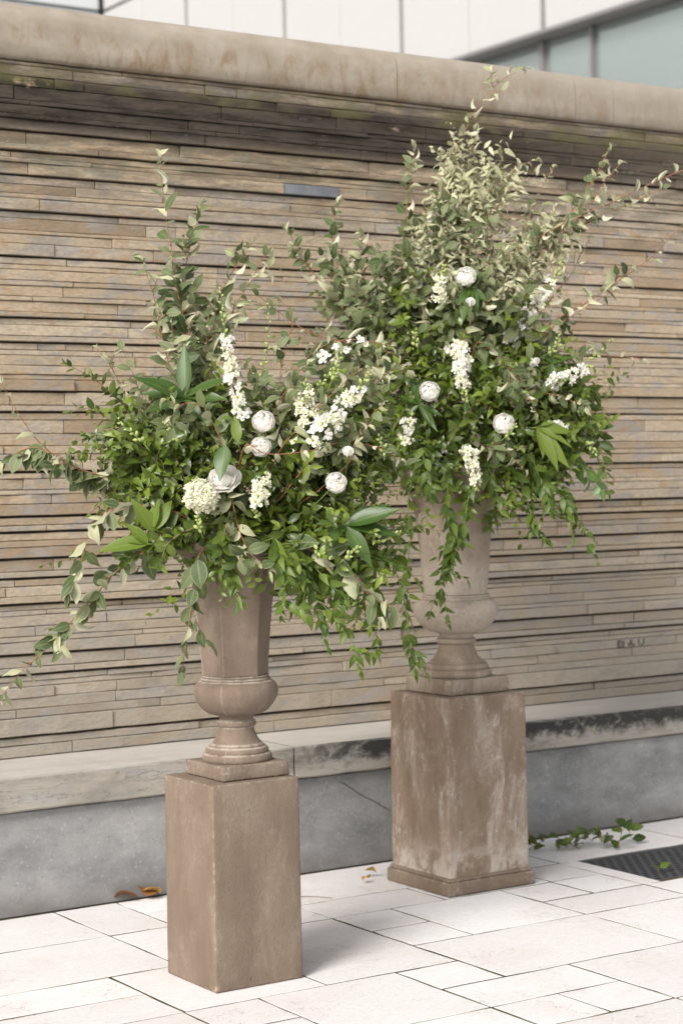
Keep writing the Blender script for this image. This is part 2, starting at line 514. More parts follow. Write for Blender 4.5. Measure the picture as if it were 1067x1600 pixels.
def link(name, me, parent=None, loc=None, mat=None):
    o = bpy.data.objects.new(name, me)
    COL.objects.link(o)
    if parent is not None:
        o.parent = parent
    if mat is not None:
        o.matrix_local = mat
    elif loc is not None:
        o.location = loc
    return o


def thing(name, label, cat, loc=(0, 0, 0), group=None):
    o = bpy.data.objects.new(name, None)
    o.empty_display_size = 0.05
    COL.objects.link(o)
    o.location = loc
    o['label'] = label
    o['category'] = cat
    if group:
        o['group'] = group
    return o


class MB:
    """collects simple shapes into one mesh"""
    def __init__(self):
        self.v, self.f = [], []

    def add(self, v, f):
        k = len(self.v)
        self.v += [tuple(p) for p in v]
        self.f += [tuple(i + k for i in q) for q in f]

    def box(self, a, b, bev=0.0):
        (x0, y0, z0), (x1, y1, z1) = a, b
        if bev <= 0:
            v = [(x, y, z) for z in (z0, z1) for y in (y0, y1) for x in (x0, x1)]
            self.add(v, [(0, 2, 3, 1), (4, 5, 7, 6), (0, 1, 5, 4), (2, 6, 7, 3), (0, 4, 6, 2), (1, 3, 7, 5)])
            return
        # chamfered box: 24 vertices
        v, idx = [], {}
        for sx in (0, 1):
            for sy in (0, 1):
                for sz in (0, 1):
                    X, Y, Z = (x0, x1)[sx], (y0, y1)[sy], (z0, z1)[sz]
                    dx, dy, dz = (bev, -bev)[sx], (bev, -bev)[sy], (bev, -bev)[sz]
                    for ax, p in (('x', (X, Y + dy, Z + dz)), ('y', (X + dx, Y, Z + dz)), ('z', (X + dx, Y + dy, Z))):
                        idx[(sx, sy, sz, ax)] = len(v)
                        v.append(p)
        f = []
        for s in (0, 1):
            f.append([idx[(s, a, b, 'x')] for a, b in ((0, 0), (1, 0), (1, 1), (0, 1))][::1 if s else -1])
            f.append([idx[(a, s, b, 'y')] for a, b in ((0, 0), (1, 0), (1, 1), (0, 1))][::-1 if s else 1])
            f.append([idx[(a, b, s, 'z')] for a, b in ((0, 0), (1, 0), (1, 1), (0, 1))][::1 if s else -1])
        for a in (0, 1):
            for b in (0, 1):
                f.append([idx[(a, b, 0, 'x')], idx[(a, b, 1, 'x')], idx[(a, b, 1, 'y')], idx[(a, b, 0, 'y')]][::1 if a != b else -1])
                f.append([idx[(a, 0, b, 'x')], idx[(a, 1, b, 'x')], idx[(a, 1, b, 'z')], idx[(a, 0, b, 'z')]][::-1 if a != b else 1])
                f.append([idx[(0, a, b, 'y')], idx[(1, a, b, 'y')], idx[(1, a, b, 'z')], idx[(0, a, b, 'z')]][::1 if a != b else -1])
                for c in (0, 1):
                    t = [idx[(a, b, c, 'x')], idx[(a, b, c, 'y')], idx[(a, b, c, 'z')]]
                    f.append(t if (a + b + c) % 2 else t[::-1])
        self.add(v, f)

    def build(self, name, mat, parent=None, smooth=False, tint=None, loc=None):
        return link(name, mk_mesh(name, self.v, self.f, mat, smooth=smooth, tint=tint), parent, loc)


def spline(pts, step=0.012):
    """Catmull-Rom through 3-D points, sampled about every step metres"""
    P = [Vector(p) for p in pts]
    if len(P) == 2:
        P = [P[0], (P[0] + P[1]) / 2, P[1]]
    Q = [P[0] * 2 - P[1]] + P + [P[-1] * 2 - P[-2]]
    out = []
    for i in range(1, len(Q) - 2):
        a, b, c, d = Q[i - 1:i + 3]
        n = max(2, int((c - b).length / step))
        for k in range(n):
            t = k / n
            out.append(0.5 * ((2 * b) + (c - a) * t + (2 * a - 5 * b + 4 * c - d) * t * t + (3 * b - a - 3 * c + d) * t ** 3))
    out.append(P[-1])
    return out


def tube(path, r0, r1, sides=5):
    v, f = [], []
    n = len(path)
    prev = None
    for i, p in enumerate(path):
        t = (path[min(i + 1, n - 1)] - path[max(i - 1, 0)])
        t = t.normalized() if t.length > 1e-9 else Vector((0, 0, 1))
        a = t.orthogonal().normalized() if prev is None else (prev - t * prev.dot(t)).normalized()
        prev = a
        b = t.cross(a)
        r = r0 + (r1 - r0) * i / max(1, n - 1)
        for k in range(sides):
            q = 2 * math.pi * k / sides
            v.append(p + a * (r * math.cos(q)) + b * (r * math.sin(q)))
    for i in range(n - 1):
        for k in range(sides):
            k2 = (k + 1) % sides
            f.append((i * sides + k, i * sides + k2, (i + 1) * sides + k2, (i + 1) * sides + k))
    f.append(tuple(range(sides))[::-1])
    f.append(tuple((n - 1) * sides + k for k in range(sides)))
    return v, f


# ------------------------------------------------------------------ ground and pavement
gm = MB()
gm.add([(-80, -60, -0.025), (120, -60, -0.025), (120, 120, -0.025), (-80, 120, -0.025)], [(0, 1, 2, 3)])
ground = gm.build('ground', M['earth'])
ground['kind'] = 'structure'

PX0, PY0, PM, PN = 3.645, 5.44, 0.2475, 0.2465
XLO, XHI, YLO = -14, 26, -17
WALLJ = 4                       # cells up to the foot of the bench
known = [(1, 3, -1, 1), (0, 1, 0, 1), (0, 1, -1, 0), (0, 2, 1, 2), (2, 4, 1, 2), (0, 3, -3, -1), (-2, 0, -2, 1), (-1, 0, -3, -2),
         (-1, 1, -4, -3), (1, 3, -5, -3), (0, 1, -5, -4), (-3, -1, -4, -2), (-4, -2, -2, 0), (-3, -2, 0, 2), (-4, -3, -3, -2),
         (-6, -3, 0, 2), (-7, -4, -1, 0), (-7, -4, -2, -1), (-1, 0, -5, -4), (3, 4, 0, 1), (3, 5, -1, 0), (4, 5, 0, 1),
         (3, 6, -3, -1), (-2, 0, 1, 3), (0, 3, 2, 4), (-5, -3, 2, 4), (-3, -2, 2, 4), (-2, 0, 3, 4), (3, 5, 2, 4), (5, 8, 2, 4)]
used = {}
stones = []
grate_cells = {(i, j) for i in range(5, 10) for j in (0, 1)}
for c in grate_cells:
    used[c] = 'grate'
for (a, b, c, d) in known:
    cells = [(i, j) for i in range(a, b) for j in range(c, d)]
    if any(q in used for q in cells):
        continue
    for q in cells:
        used[q] = 1
    stones.append((a, b, c, d))
rp = random.Random(4)
for j in range(WALLJ - 1, YLO - 1, -1):
    for i in range(XLO, XHI):
        if (i, j) in used:
            continue
        opts = [(3, 2), (2, 3), (2, 2), (2, 1), (1, 2), (1, 1)]
        rp.shuffle(opts)
        opts.sort(key=lambda q: -q[0] * q[1] + rp.random() * 4.5)
        for (w, h) in opts:
            cells = [(i + p, j - q) for p in range(w) for q in range(h)]
            if all(c not in used and c[0] < XHI and c[1] >= YLO for c in cells):
                for c in cells:
                    used[c] = 1
                stones.append((i, i + w, j - h + 1, j + 1))
                break


def paver_mesh(x0, x1, y0, y1, r):
    cx, cy = (x0 + x1) / 2, (y0 + y1) / 2
    cor = [(x0, y0), (x1, y0), (x1, y1), (x0, y1)]
    ring = []
    for k in range(4):
        a, b = cor[k], cor[(k + 1) % 4]
        L = math.hypot(b[0] - a[0], b[1] - a[1])
        n = 3 if L < 0.35 else 5
        for s in range(n):
            t = s / n
            jt = 0.0032
            ring.append((a[0] + (b[0] - a[0]) * t + r.uniform(-jt, jt), a[1] + (b[1] - a[1]) * t + r.uniform(-jt, jt)))
    n = len(ring)
    dz, tx, ty = r.uniform(-0.0003, 0.0009), r.uniform(-0.0007, 0.0007), r.uniform(-0.0007, 0.0007)
    v = []
    for ins, z in ((0.0012, 0.0), (0.0, -0.0008), (0.0, -0.02)):
        for (x, y) in ring:
            ux, uy = cx - x, cy - y
            sx = math.copysign(min(abs(ux), ins), ux)
            sy = math.copysign(min(abs(uy), ins), uy)
            v.append((x + sx - cx, y + sy - cy, z + dz + (x - cx) * tx + (y - cy) * ty))
    f = [tuple(range(n))]
    for lv in range(2):
        for k in range(n):
            k2 = (k + 1) % n
            f.append((lv * n + k, (lv + 1) * n + k, (lv + 1) * n + k2, lv * n + k2))
    return (cx, cy), v, f


pav = bpy.data.objects.new('pavement', None)
COL.objects.link(pav)
pav['kind'] = 'structure'
bed = MB()
BZ = -0.0012
bx0, bx1, by0 = PX0 + XLO * PM, PX0 + XHI * PM, PY0 + YLO * PN
hx0, hx1, hy0, hy1 = 4.966, 6.102, 5.464, 5.934
for (a, c, d, e) in ((bx0, hx0, by0, 6.40), (hx1, bx1, by0, 6.40), (hx0, hx1, by0, hy0), (hx0, hx1, hy1, 6.40)):
    bed.add([(a, d, BZ), (c, d, BZ), (c, e, BZ), (a, e, BZ)], [(0, 1, 2, 3)])
bed.build('joint_bed', M['joint'], pav)


def in_view(p):
    d = Vector(p) - EYE
    z = d.dot(FWD)
    if z < 0.2:
        return None
    return (533.5 + FPX * d.dot(RGT) / z, 800 - FPX * d.dot(UPV) / z)


ranked = []
for (a, b, c, d) in stones:
    x0, x1, y0, y1 = PX0 + a * PM, PX0 + b * PM, PY0 + c * PN, PY0 + d * PN
    y1 = min(y1, 6.383)
    vis = 0
    for fx in (0, .5, 1):
        for fy in (0, .5, 1):
            q = in_view((x0 + (x1 - x0) * fx, y0 + (y1 - y0) * fy, 0))
            if q and -20 < q[0] < 1087 and -20 < q[1] < 1620:
                vis += 1
    dist = math.hypot(533 - (in_view(((x0 + x1) / 2, (y0 + y1) / 2, 0)) or (9999, 0))[0], (x0 + x1) - 7, (y0 + y1) - 10)
    ranked.append((-vis, dist, (x0, x1, y0, y1)))
ranked.sort(key=lambda t: (t[0], t[1]))
rest = MB()
rest_t = []
rj = random.Random(8)
for k, (_, _, (x0, x1, y0, y1)) in enumerate(ranked):
    g = 0.0040 + rj.uniform(0, 0.0022)
    (cx, cy), v, f = paver_mesh(x0 + g, x1 - g, y0 + g, y1 - g, rj)
    tint = rj.random()
    if k < 160:
        link('paving_stone', mk_mesh('paving_stone', v, f, M['paver'], smooth=False, tint=tint), pav, (cx, cy, 0))
    else:
        rest.add([(p[0] + cx, p[1] + cy, p[2]) for p in v], f)
        rest_t += [tint] * len(v)
ro = rest.build('paving_stone', M['paver'], pav, tint=rest_t)
ro['kind'] = 'stuff'

# drain grate
GX0, GX1, GY0, GY1 = 4.968, 6.10, 5.466, 5.932
gt = thing('drain_grate', 'black iron drain grate set flush in the pale paving', 'drain grate', (GX0, GY0, -0.02))
b = MB()
for (a, c) in (((0, 0, 0), (GX1 - GX0, 0.012, 0.017)), ((0, GY1 - GY0 - 0.012, 0), (GX1 - GX0, GY1 - GY0, 0.017)),
               ((0, 0.013, 0), (0.012, GY1 - GY0 - 0.013, 0.017)), ((GX1 - GX0 - 0.012, 0.013, 0), (GX1 - GX0, GY1 - GY0 - 0.013, 0.017))):
    b.box(a, c, 0.001)
b.build('frame', M['iron'], gt)
b = MB()
ny = 14
for r in range(ny):
    y = 0.024 + (GY1 - GY0 - 0.048) * r / (ny - 1)
    b.box((0.0125, y - 0.0055, 0.0115), (GX1 - GX0 - 0.0125, y + 0.0055, 0.0155), 0.001)
    if r < ny - 1:
        yn = 0.024 + (GY1 - GY0 - 0.048) * (r + 1) / (ny - 1)
        x = 0.016 + (0.022 if r % 2 else 0)
        while x < GX1 - GX0 - 0.03:
            b.box((x, y + 0.0057, 0.0117), (x + 0.013, yn - 0.0057, 0.0147), 0.001)
            x += 0.044
g = b.build('grating', M['iron'], gt)
g['kind'] = 'stuff'
b = MB()
b.box((0.0, 0.0, -0.02), (GX1 - GX0, GY1 - GY0, -0.004))
# black sheet close under the bars stands in for the darkness of the pit
link('pit_dark_sheet', mk_mesh('pit_dark_sheet', [(0, 0, 0.0005), (GX1 - GX0, 0, 0.0005), (GX1 - GX0, GY1 - GY0, 0.0005), (0, GY1 - GY0, 0.0005)],
                           [(0, 1, 2, 3)], M['pit'], smooth=False), gt)
# pale stone strip between the big slab and the grate
xs = PX0 + 5 * PM
(cx, cy), v, f = paver_mesh(xs + 0.003, GX0 - 0.003, PY0 + 0.003, PY0 + 2 * PN - 0.003, rj)
link('paving_stone', mk_mesh('paving_stone', v, f, M['paver'], smooth=False, tint=0.8), pav, (cx, cy, 0))

# ------------------------------------------------------------------ stone bench at the foot of the wall
bench = thing('stone_bench', 'long low stone bench running along the foot of the wall', 'bench', (3.9, 6.5, 0))
rb = random.Random(3)


def slab_mesh(x0, x1):
    y0, y1, z0, z1 = 6.36, 6.83, 0.381, 0.506
    nx = max(4, int((x1 - x0) / 0.06))
    prof = [(y1, z0), (y0 + 0.004, z0), (y0, z0 + 0.006), (y0, z0 + 0.045), (y0, z0 + 0.085), (y0, z1 - 0.007), (y0 + 0.006, z1), (y1, z1)]
    v, f = [], []
    for i in range(nx + 1):
        x = x0 + (x1 - x0) * i / nx
        for j, (y, z) in enumerate(prof):
            dy = dz = 0
            if 1 <= j <= 6:
                dy = 0.006 * mnoise.noise(Vector((x * 6, z * 22, 1))) + 0.003 * mnoise.noise(Vector((x * 22, z * 50, 4)))
                if j in (1, 2):
                    dz = 0.0035 * mnoise.noise(Vector((x * 9, 3, 2)))
                if j in (5, 6):
                    dz = 0.0025 * mnoise.noise(Vector((x * 12, 7, 5)))
            v.append((x - 3.9, y + dy - 6.5, z + dz))
    n = len(prof)
    for i in range(nx):
        for j in range(n - 1):
            f.append((i * n + j, i * n + j + 1, (i + 1) * n + j + 1, (i + 1) * n + j))
    f = [tuple(reversed(q)) for q in f]
    f.append(tuple(range(n)))
    f.append(tuple(nx * n + k for k in reversed(range(n))))
    return v, f


for (x0, x1) in ((-3.0, 0.897), (0.903, 3.912), (3.921, 6.90), (6.91, 10.5)):
    v, f = slab_mesh(x0, x1)
    link('seat_slab', mk_mesh('seat_slab', v, f, M['slab'], smooth=False), bench)
b = MB()
b.box((-3.0 - 3.9, 6.392 - 6.5, 0.0), (10.5 - 3.9, 6.83 - 6.5, 0.374), 0.004)
b.build('base', M['base'], bench)

# ------------------------------------------------------------------ ledge-stone wall
ZS = [3.150, 3.1359, 3.0951, 3.0568, 3.004, 2.9858, 2.9494, 2.9312, 2.8903, 2.8364, 2.8127, 2.7836, 2.7654, 2.7216, 2.6846, 2.6481, 2.6299,
      2.5854, 2.5552, 2.5096, 2.495, 2.4579, 2.4123, 2.3802, 2.3602, 2.32, 2.3, 2.2591, 2.2403, 2.1991, 2.1808, 2.1498, 2.109, 2.0878,
      2.0561, 2.0349, 1.9966, 1.962, 1.943, 1.9007, 1.8452, 1.8222, 1.7894, 1.738, 1.6913, 1.6585, 1.6358, 1.5957, 1.5654, 1.5234, 1.5052,
      1.4687, 1.4256, 1.3883, 1.3664, 1.3299, 1.3055, 1.2654, 1.2124, 1.1905, 1.1558, 1.1174, 1.0919, 1.0645, 1.0455, 1.0031, 0.9658,
      0.9457, 0.9011, 0.8483, 0.8244, 0.7951, 0.7731, 0.732, 0.6905, 0.6575, 0.5896, 0.5521, 0.509]
DARK = {8, 10, 13, 17, 22, 30, 33, 39, 41, 47, 52, 54, 57, 59, 62, 68, 70, 76}
WALL_Y = 6.80
wall = thing('stone_wall', 'tall wall of thin tan ledge stones under a rounded coping', 'stone wall', (4.0, 7.0, 0.5))
WO = Vector((4.0, 7.0, 0.5))
b = MB()
b.box((-3 - 4.0, 6.832 - 7.0, 0.01), (10.5 - 4.0, 0.35, 2.655))
b.build('mortar_core', M['mortar'], wall)
rw = random.Random(21)


def stone_mesh(x0, x1, z0, z1, y, r):
    """a split ledge stone: uneven front face, rounded arrises"""
    n = max(2, min(9, int((x1 - x0) / 0.11) + 1))
    v, f = [], []
    yb = 6.86
    for i in range(n + 1):
        x = x0 + (x1 - x0) * i / n
        e = 0.0025 if i in (0, n) else 0
        xx = x
        a = r.uniform(-0.0003, 0.0016)
        c = r.uniform(-0.0016, 0.0003)
        d = r.uniform(-0.004, 0.003)
        v += [(xx, yb, z0 + a), (xx, y + 0.0022 + d + e, z0 + a), (xx, y + d + e, z0 + 0.002 + a), (xx, y + d + e + r.uniform(-.001, .001), z1 - 0.002 + c),
              (xx, y + 0.0022 + d + e, z1 + c), (xx, yb, z1 + c)]
    for i in range(n):
        for k in range(5):
            f.append(((i + 1) * 6 + k, i * 6 + k, i * 6 + k + 1, (i + 1) * 6 + k + 1)[::-1])
    f.append(tuple(range(6))[::-1])
    f.append(tuple(n * 6 + k for k in range(6)))
    return v, f


rows = []
grp = []
prot = {}
start = 0
for i in range(len(ZS) - 1):
    grp.append(i)
    if (i + 1) in DARK or i == len(ZS) - 2:
        nG = len(grp)
        for q, ci in enumerate(grp):
            prot[ci] = (0.011 if ZS[ci] > 1.6 else 0.019) * ((q + 0.5) / nG if nG > 1 else 0.8) - (0.001 if q == 0 else 0)
        grp = []
allst = []
for i in range(len(ZS) - 1):
    zt, zb = ZS[i], ZS[i + 1]
    gt_ = (0.0066 if ZS[i] > 1.6 else 0.0085) if i in DARK else 0.0005
    gb_ = 0.0003
    h = zt - zb
    x = -2.6 - rw.random()
    while x < 10.3:
        if h < 0.026:
            L = rw.choice([0.5, 0.8, 1.1, 1.5, 1.9])
        else:
            L = rw.choice([0.13, 0.25, 0.4, 0.6, 0.8, 0.9, 1.1, 1.4])
        L *= rw.uniform(0.85, 1.15)
        x1 = x + L
        mat = 'stone'
        if i == 12:
            if x < 4.183 < x1 + 0.12:
                x1 = 4.183
            elif abs(x - 4.183) < 1e-6:
                x1 = 4.457
                mat = 'tile'
        y = WALL_Y - prot[i] + rw.uniform(-0.006, 0.005)
        if mat == 'tile':
            y = WALL_Y - 0.01
        xa, xb = x + 0.002, x1 - 0.002
        allst.append((xa, xb, zb + gb_, zt - gt_, y, mat, rw.random()))
        x = x1


def st_vis(s):
    xa, xb = max(s[0], 2.75), min(s[1], 6.75)
    if xb <= xa:
        return 0
    # ignore what the pedestals' flowers hide only roughly: area decides
    return (xb - xa) * (s[3] - s[2])


allst.sort(key=lambda s: -st_vis(s))
rest = MB()
rest_t = []
for k, s in enumerate(allst):
    v, f = stone_mesh(*s[:5], rw)
    v = [(p[0] - WO.x, p[1] - WO.y, p[2] - WO.z) for p in v]
    if k < 300 or s[5] == 'tile':
        o = link('stone', mk_mesh('stone', v, f, M[s[5]], smooth=False, tint=s[6]), wall)
        if s[5] == 'tile':
            o['label'] = 'blue grey slate stone among the tan ones'
    else:
        rest.add(v, f)
        rest_t += [s[6]] * len(v)
o = rest.build('stone', M['stone'], wall, tint=rest_t)
o['kind'] = 'stuff'

cop_prof = [(7.36, 3.156), (6.776, 3.156), (6.768, 3.163), (6.764, 3.20), (6.764, 3.255), (6.769, 3.290), (6.784, 3.317), (6.812, 3.336),
            (6.86, 3.347), (7.0, 3.352), (7.36, 3.352)]
cop_prof = [(y, 3.156 + (z - 3.156) * 1.18) for y, z in cop_prof]
for (x0, x1) in ((-3.0, 1.62), (1.624, 4.742), (4.746, 5.727), (5.731, 5.953), (5.957, 8.3), (8.304, 10.5)):
    v, f = [], []
    nx = 6
    n = len(cop_prof)
    for i in range(nx + 1):
        x = x0 + (x1 - x0) * i / nx
        for (y, z) in cop_prof:
            v.append((x - WO.x, y - WO.y, z - WO.z))
    for i in range(nx):
        for j in range(n - 1):
            f.append(((i + 1) * n + j, (i + 1) * n + j + 1, i * n + j + 1, i * n + j))
    k0 = len(v)
    v += v[:n] + v[nx * n:nx * n + n]
    f.append(tuple(k0 + k for k in range(n)))
    f.append(tuple(k0 + n + k for k in reversed(range(n))))
    me = mk_mesh('coping_stone', v, f, M['coping'], smooth=True, tint=rw.random())
    link('coping_stone', me, wall)
# small black painted marks on one lower stone
b = MB()
yq = 6.7555 - WO.y


def stroke(x0, x1, z0, z1, y):
    b.box((x0 - WO.x, y - 0.0006, z0 - WO.z), (x1 - WO.x, y + 0.012, z1 - WO.z))


marks_y = None
for s in allst:
    if s[0] < 6.03 < s[1] and s[2] < 0.752 < s[3]:
        marks_y = s[4] - 0.0030 - WO.y
if marks_y is None:
    marks_y = WALL_Y - 0.03 - WO.y
zb, zt = 0.7355, 0.768
for (x0, x1, z0, z1) in ((5.950, 5.964, zb, zt), (5.965, 5.983, zt - 0.008, zt), (5.965, 5.983, zb, zb + 0.007), (5.984, 5.994, zb, zt - 0.004),
                         (5.9655, 5.9835, zb + 0.013, zb + 0.019),
                         (6.028, 6.042, zb + 0.005, zt), (6.017, 6.027, zb, zb + 0.019), (6.043, 6.056, zb, zb + 0.014),
                         (6.078, 6.088, zb + 0.006, zt), (6.089, 6.108, zb + 0.002, zb + 0.009), (6.109, 6.119, zb + 0.006, zt)):
    stroke(x0, x1, z0, z1, marks_y)
b.build('painted_mark', M['paint'], wall)

# ------------------------------------------------------------------ building beyond the wall
FX = 14.0
bld = thing('office_building', 'pale panelled building with a band of teal glass beyond the wall', 'building', (FX, 20, 0))
BO = Vector((FX, 20, 0))


def bbox(mb, a, c, bev=0.0):
    mb.box(tuple(Vector(a) - BO), tuple(Vector(c) - BO), bev)


ZB, ZA = 6.55, 9.12
YC = 28.2
ys = [YC - 1.39 * k for k in range(0, 14)]
for k in range(len(ys) - 1):
    for (z0, z1) in ((ZB, ZA), (ZA, 11.6)):
        b = MB()
        gap = 0.018 if True else 0
        bbox(b, (FX, ys[k + 1] + (0.045 if k % 2 else 0.006), z0 + 0.03), (FX + 0.12, ys[k] - (0.006 if k % 2 else 0.045), z1 - 0.02), 0.004)
        b.build('panel', M['panel'], bld)
for k in range(6):
    b = MB()
    for (z0, z1) in ((0.5, ZA), ):
        pass
for k in range(7):
    for (z0, z1) in ((ZB - 2.3, ZA), (ZA, 11.6)):
        b = MB()
        bbox(b, (FX - 0.03 - 2.8 * (k + 1) + 0.02, YC + 0.03, z0 + 0.04), (FX - 0.03 - 2.8 * k - 0.02, YC + 0.15, z1 - 0.02), 0.004)
        b.build('panel', M['panel2'], bld)
b = MB()
bbox(b, (FX + 0.13, ys[-1], ZB), (FX + 8, YC, 11.7))
bbox(b, (FX - 20, YC + 0.16, 0), (FX + 8, YC + 6, 11.7))
b.build('wall', M['trim'], bld)
b = MB()
bbox(b, (FX - 0.06, ys[-1], ZB - 0.035), (FX + 0.5, YC, ZB + 0.01), 0.01)
b.build('fascia', M['trim'], bld)
gy = [9.4, 11.6, 14.1, 16.22, 17.08, 18.9, 19.86, 21.6, 22.64, 25.4, 28.2]
gy = [q * 14.2 / 14.0 for q in gy]
for k in range(len(gy) - 1):
    b = MB()
    bbox(b, (FX + 0.22, gy[k] + 0.022, 3.95), (FX + 0.25, gy[k + 1] - 0.022, ZB - 0.042))
    b.build('pane', M['glass'], bld)
    b = MB()
    w = 0.036 if k == 4 else 0.018
    bbox(b, (FX + 0.16, gy[k] - w, 3.9), (FX + 0.24, gy[k] + w, ZB - 0.04))
    b.build('mullion', M['trim'], bld)
b = MB()
bbox(b, (FX + 0.10, ys[-1], 3.0), (FX + 0.26, YC, 3.94))
b.build('sill', M['blind'], bld)
b = MB()
bbox(b, (FX + 0.27, ys[-1], 0), (FX + 8, YC, ZB - 0.12))
b.build('back_wall', M['blind'], bld)


# ------------------------------------------------------------------ pedestals and urns
def rough_box(name, mat, parent, size_b, size_t, z0, z1, bev=0.006, seg=10):
    """square shaft with softened arrises and slightly uneven faces"""
    import bmesh
    bm = bmesh.new()
    bmesh.ops.create_cube(bm, size=1.0)
    for vv in bm.verts:
        s = size_b if vv.co.z < 0 else size_t
        vv.co = Vector((math.copysign(s / 2, vv.co.x), math.copysign(s / 2, vv.co.y), z0 if vv.co.z < 0 else z1))
    bmesh.ops.bevel(bm, geom=bm.edges[:], offset=bev, segments=2, affect='EDGES', profile=0.6)
    bmesh.ops.subdivide_edges(bm, edges=[e for e in bm.edges if e.calc_length() > 0.06], cuts=seg, use_grid_fill=True)
    for vv in bm.verts:
        p = vv.co
        n = 0.0012 * mnoise.noise(p * 9) + 0.0008 * mnoise.noise(p * 30)
        vv.co = p + Vector((p.x, p.y, 0)).normalized() * n
    me = bpy.data.meshes.new(name)
    bm.to_mesh(me)
    bm.free()
    me.materials.append(mat)
    me.polygons.foreach_set('use_smooth', np.ones(len(me.polygons), dtype=bool))
    return link(name, me, parent)


def lathe(name, prof, mat, parent, seg=180, seams=(), closed_top=True, hexa=0.0, marks=()):
    """turned body; hexa flattens it a little into six faces, seams are raised mould lines"""
    v, f, ch = [], [], []
    for (r, z) in prof:
        for k in range(seg):
            a = 2 * math.pi * k / seg
            q = ((a - math.radians(220)) % (math.pi / 3)) - math.pi / 6
            rr = r * (1 - hexa + hexa * math.cos(math.pi / 6) * 1.07 / math.cos(q))
            c = 0.0
            for sm in seams:
                d = abs((a - sm + math.pi) % (2 * math.pi) - math.pi)
                if d < 0.034:
                    rr += 0.0012 * (1 - d / 0.034)
                    c = max(c, (1.0 if sm > 2.5 and sm < 3.0 else 0.3) * (1 - d / 0.034))
            for mz in marks:
                c = max(c, 1 - abs(z - mz) / 0.0035)
            rr += 0.0007 * mnoise.noise(Vector((math.cos(a) * 4, math.sin(a) * 4, z * 14)))
            v.append((rr * math.cos(a), rr * math.sin(a), z))
            ch.append(max(0, c))
    n = len(prof)
    for i in range(n - 1):
        for k in range(seg):
            k2 = (k + 1) % seg
            f.append((i * seg + k, i * seg + k2, (i + 1) * seg + k2, (i + 1) * seg + k))
    f.append(tuple(range(seg))[::-1])
    if closed_top:
        f.append(tuple((n - 1) * seg + k for k in range(seg)))
    me = mk_mesh(name, v, f, mat, smooth=True)
    at_ = me.attributes.new('chalk', 'FLOAT', 'POINT')
    at_.data.foreach_set('value', np.array(ch, dtype=np.float32))
    me.set_sharp_from_angle(angle=math.radians(40))
    return link(name, me, parent)


def smooth_prof(pts, n=6):
    P = [Vector((r, z, 0)) for r, z in pts]
    Q = [P[0]] + P + [P[-1]]
    out = []
    for i in range(1, len(Q) - 2):
        a, bb, c, d = Q[i - 1:i + 3]
        for k in range(n):
            t = k / n
            out.append(0.5 * ((2 * bb) + (c - a) * t + (2 * a - 5 * bb + 4 * c - d) * t * t + (3 * bb - a - 3 * c + d) * t ** 3))
    out.append(P[-1])
    return [(p.x, p.y) for p in out]


def urn(label, cx, cy, z0, sr, sz, mat, plinth, ph, pale=None):
    t = thing('urn', label, 'urn', (cx, cy, z0), 'terracotta urns on pedestals')
    rough_box('square_plinth', mat, t, plinth, plinth * 0.99, 0.0005, ph, 0.006, 5)
    base = ph

    def S(L):
        return [(r * sr, base + 0.0005 + z * sz) for r, z in L]
    foot = [(0.1060, 0.0)] + smooth_prof([(0.1075, 0.0015), (0.1095, 0.008), (0.1085, 0.017), (0.1045, 0.0235)], 3)
    foot += [(0.0975, 0.0245)] + smooth_prof([(0.0975, 0.0260), (0.0985, 0.032), (0.0955, 0.040), (0.0915, 0.0430)], 3)
    foot += [(0.0855, 0.0440), (0.0855, 0.0475), (0.0825, 0.0510)]
    foot += smooth_prof([(0.0790, 0.0530), (0.0690, 0.064), (0.0615, 0.078), (0.0565, 0.092), (0.0545, 0.1045)], 4)
    foot += [(0.0545, 0.1055)] + smooth_prof([(0.0590, 0.1065), (0.0618, 0.1110), (0.0618, 0.118), (0.0590, 0.1230)], 3)
    foot += [(0.0540, 0.1240), (0.0525, 0.130), (0.0535, 0.1365), (0.0580, 0.1405)]
    sea = (math.radians(220), math.radians(161)) if pale is None else ()
    lathe('foot', S(foot), mat, t, seams=sea, marks=[base + q * sz for q in (0.0238, 0.0435, 0.0525, 0.105, 0.1235)] if pale is None else ())
    body = smooth_prof([(0.060, 0.141), (0.078, 0.1450), (0.100, 0.157), (0.1205, 0.182), (0.1310, 0.208), (0.1300, 0.228), (0.121, 0.243), (0.1115, 0.249)], 5)
    body += [(0.1075, 0.2500), (0.1085, 0.2530), (0.1070, 0.2565), (0.1035, 0.2575), (0.1035, 0.2600), (0.1050, 0.2625), (0.1035, 0.2660)]
    lower = body
    upper = smooth_prof([(0.1005, 0.2675), (0.1030, 0.330), (0.1075, 0.420), (0.1135, 0.500), (0.124, 0.570), (0.140, 0.620), (0.1600, 0.650), (0.1680, 0.660),
                         (0.1700, 0.668), (0.1690, 0.680), (0.1620, 0.683), (0.1450, 0.665), (0.125, 0.62)], 5)
    lathe('bulb', S(lower), mat, t, seams=sea, marks=[base + q * sz for q in (0.2495, 0.2572, 0.2665)] if pale is None else ())
    upper = [(r * (1 + 0.05 * min(1, max(0, (z - 0.30) / 0.2))), z) for r, z in upper]
    lathe('body', S(upper), mat, t, seams=sea, hexa=0.55 if pale is None else 0.0)
    return t


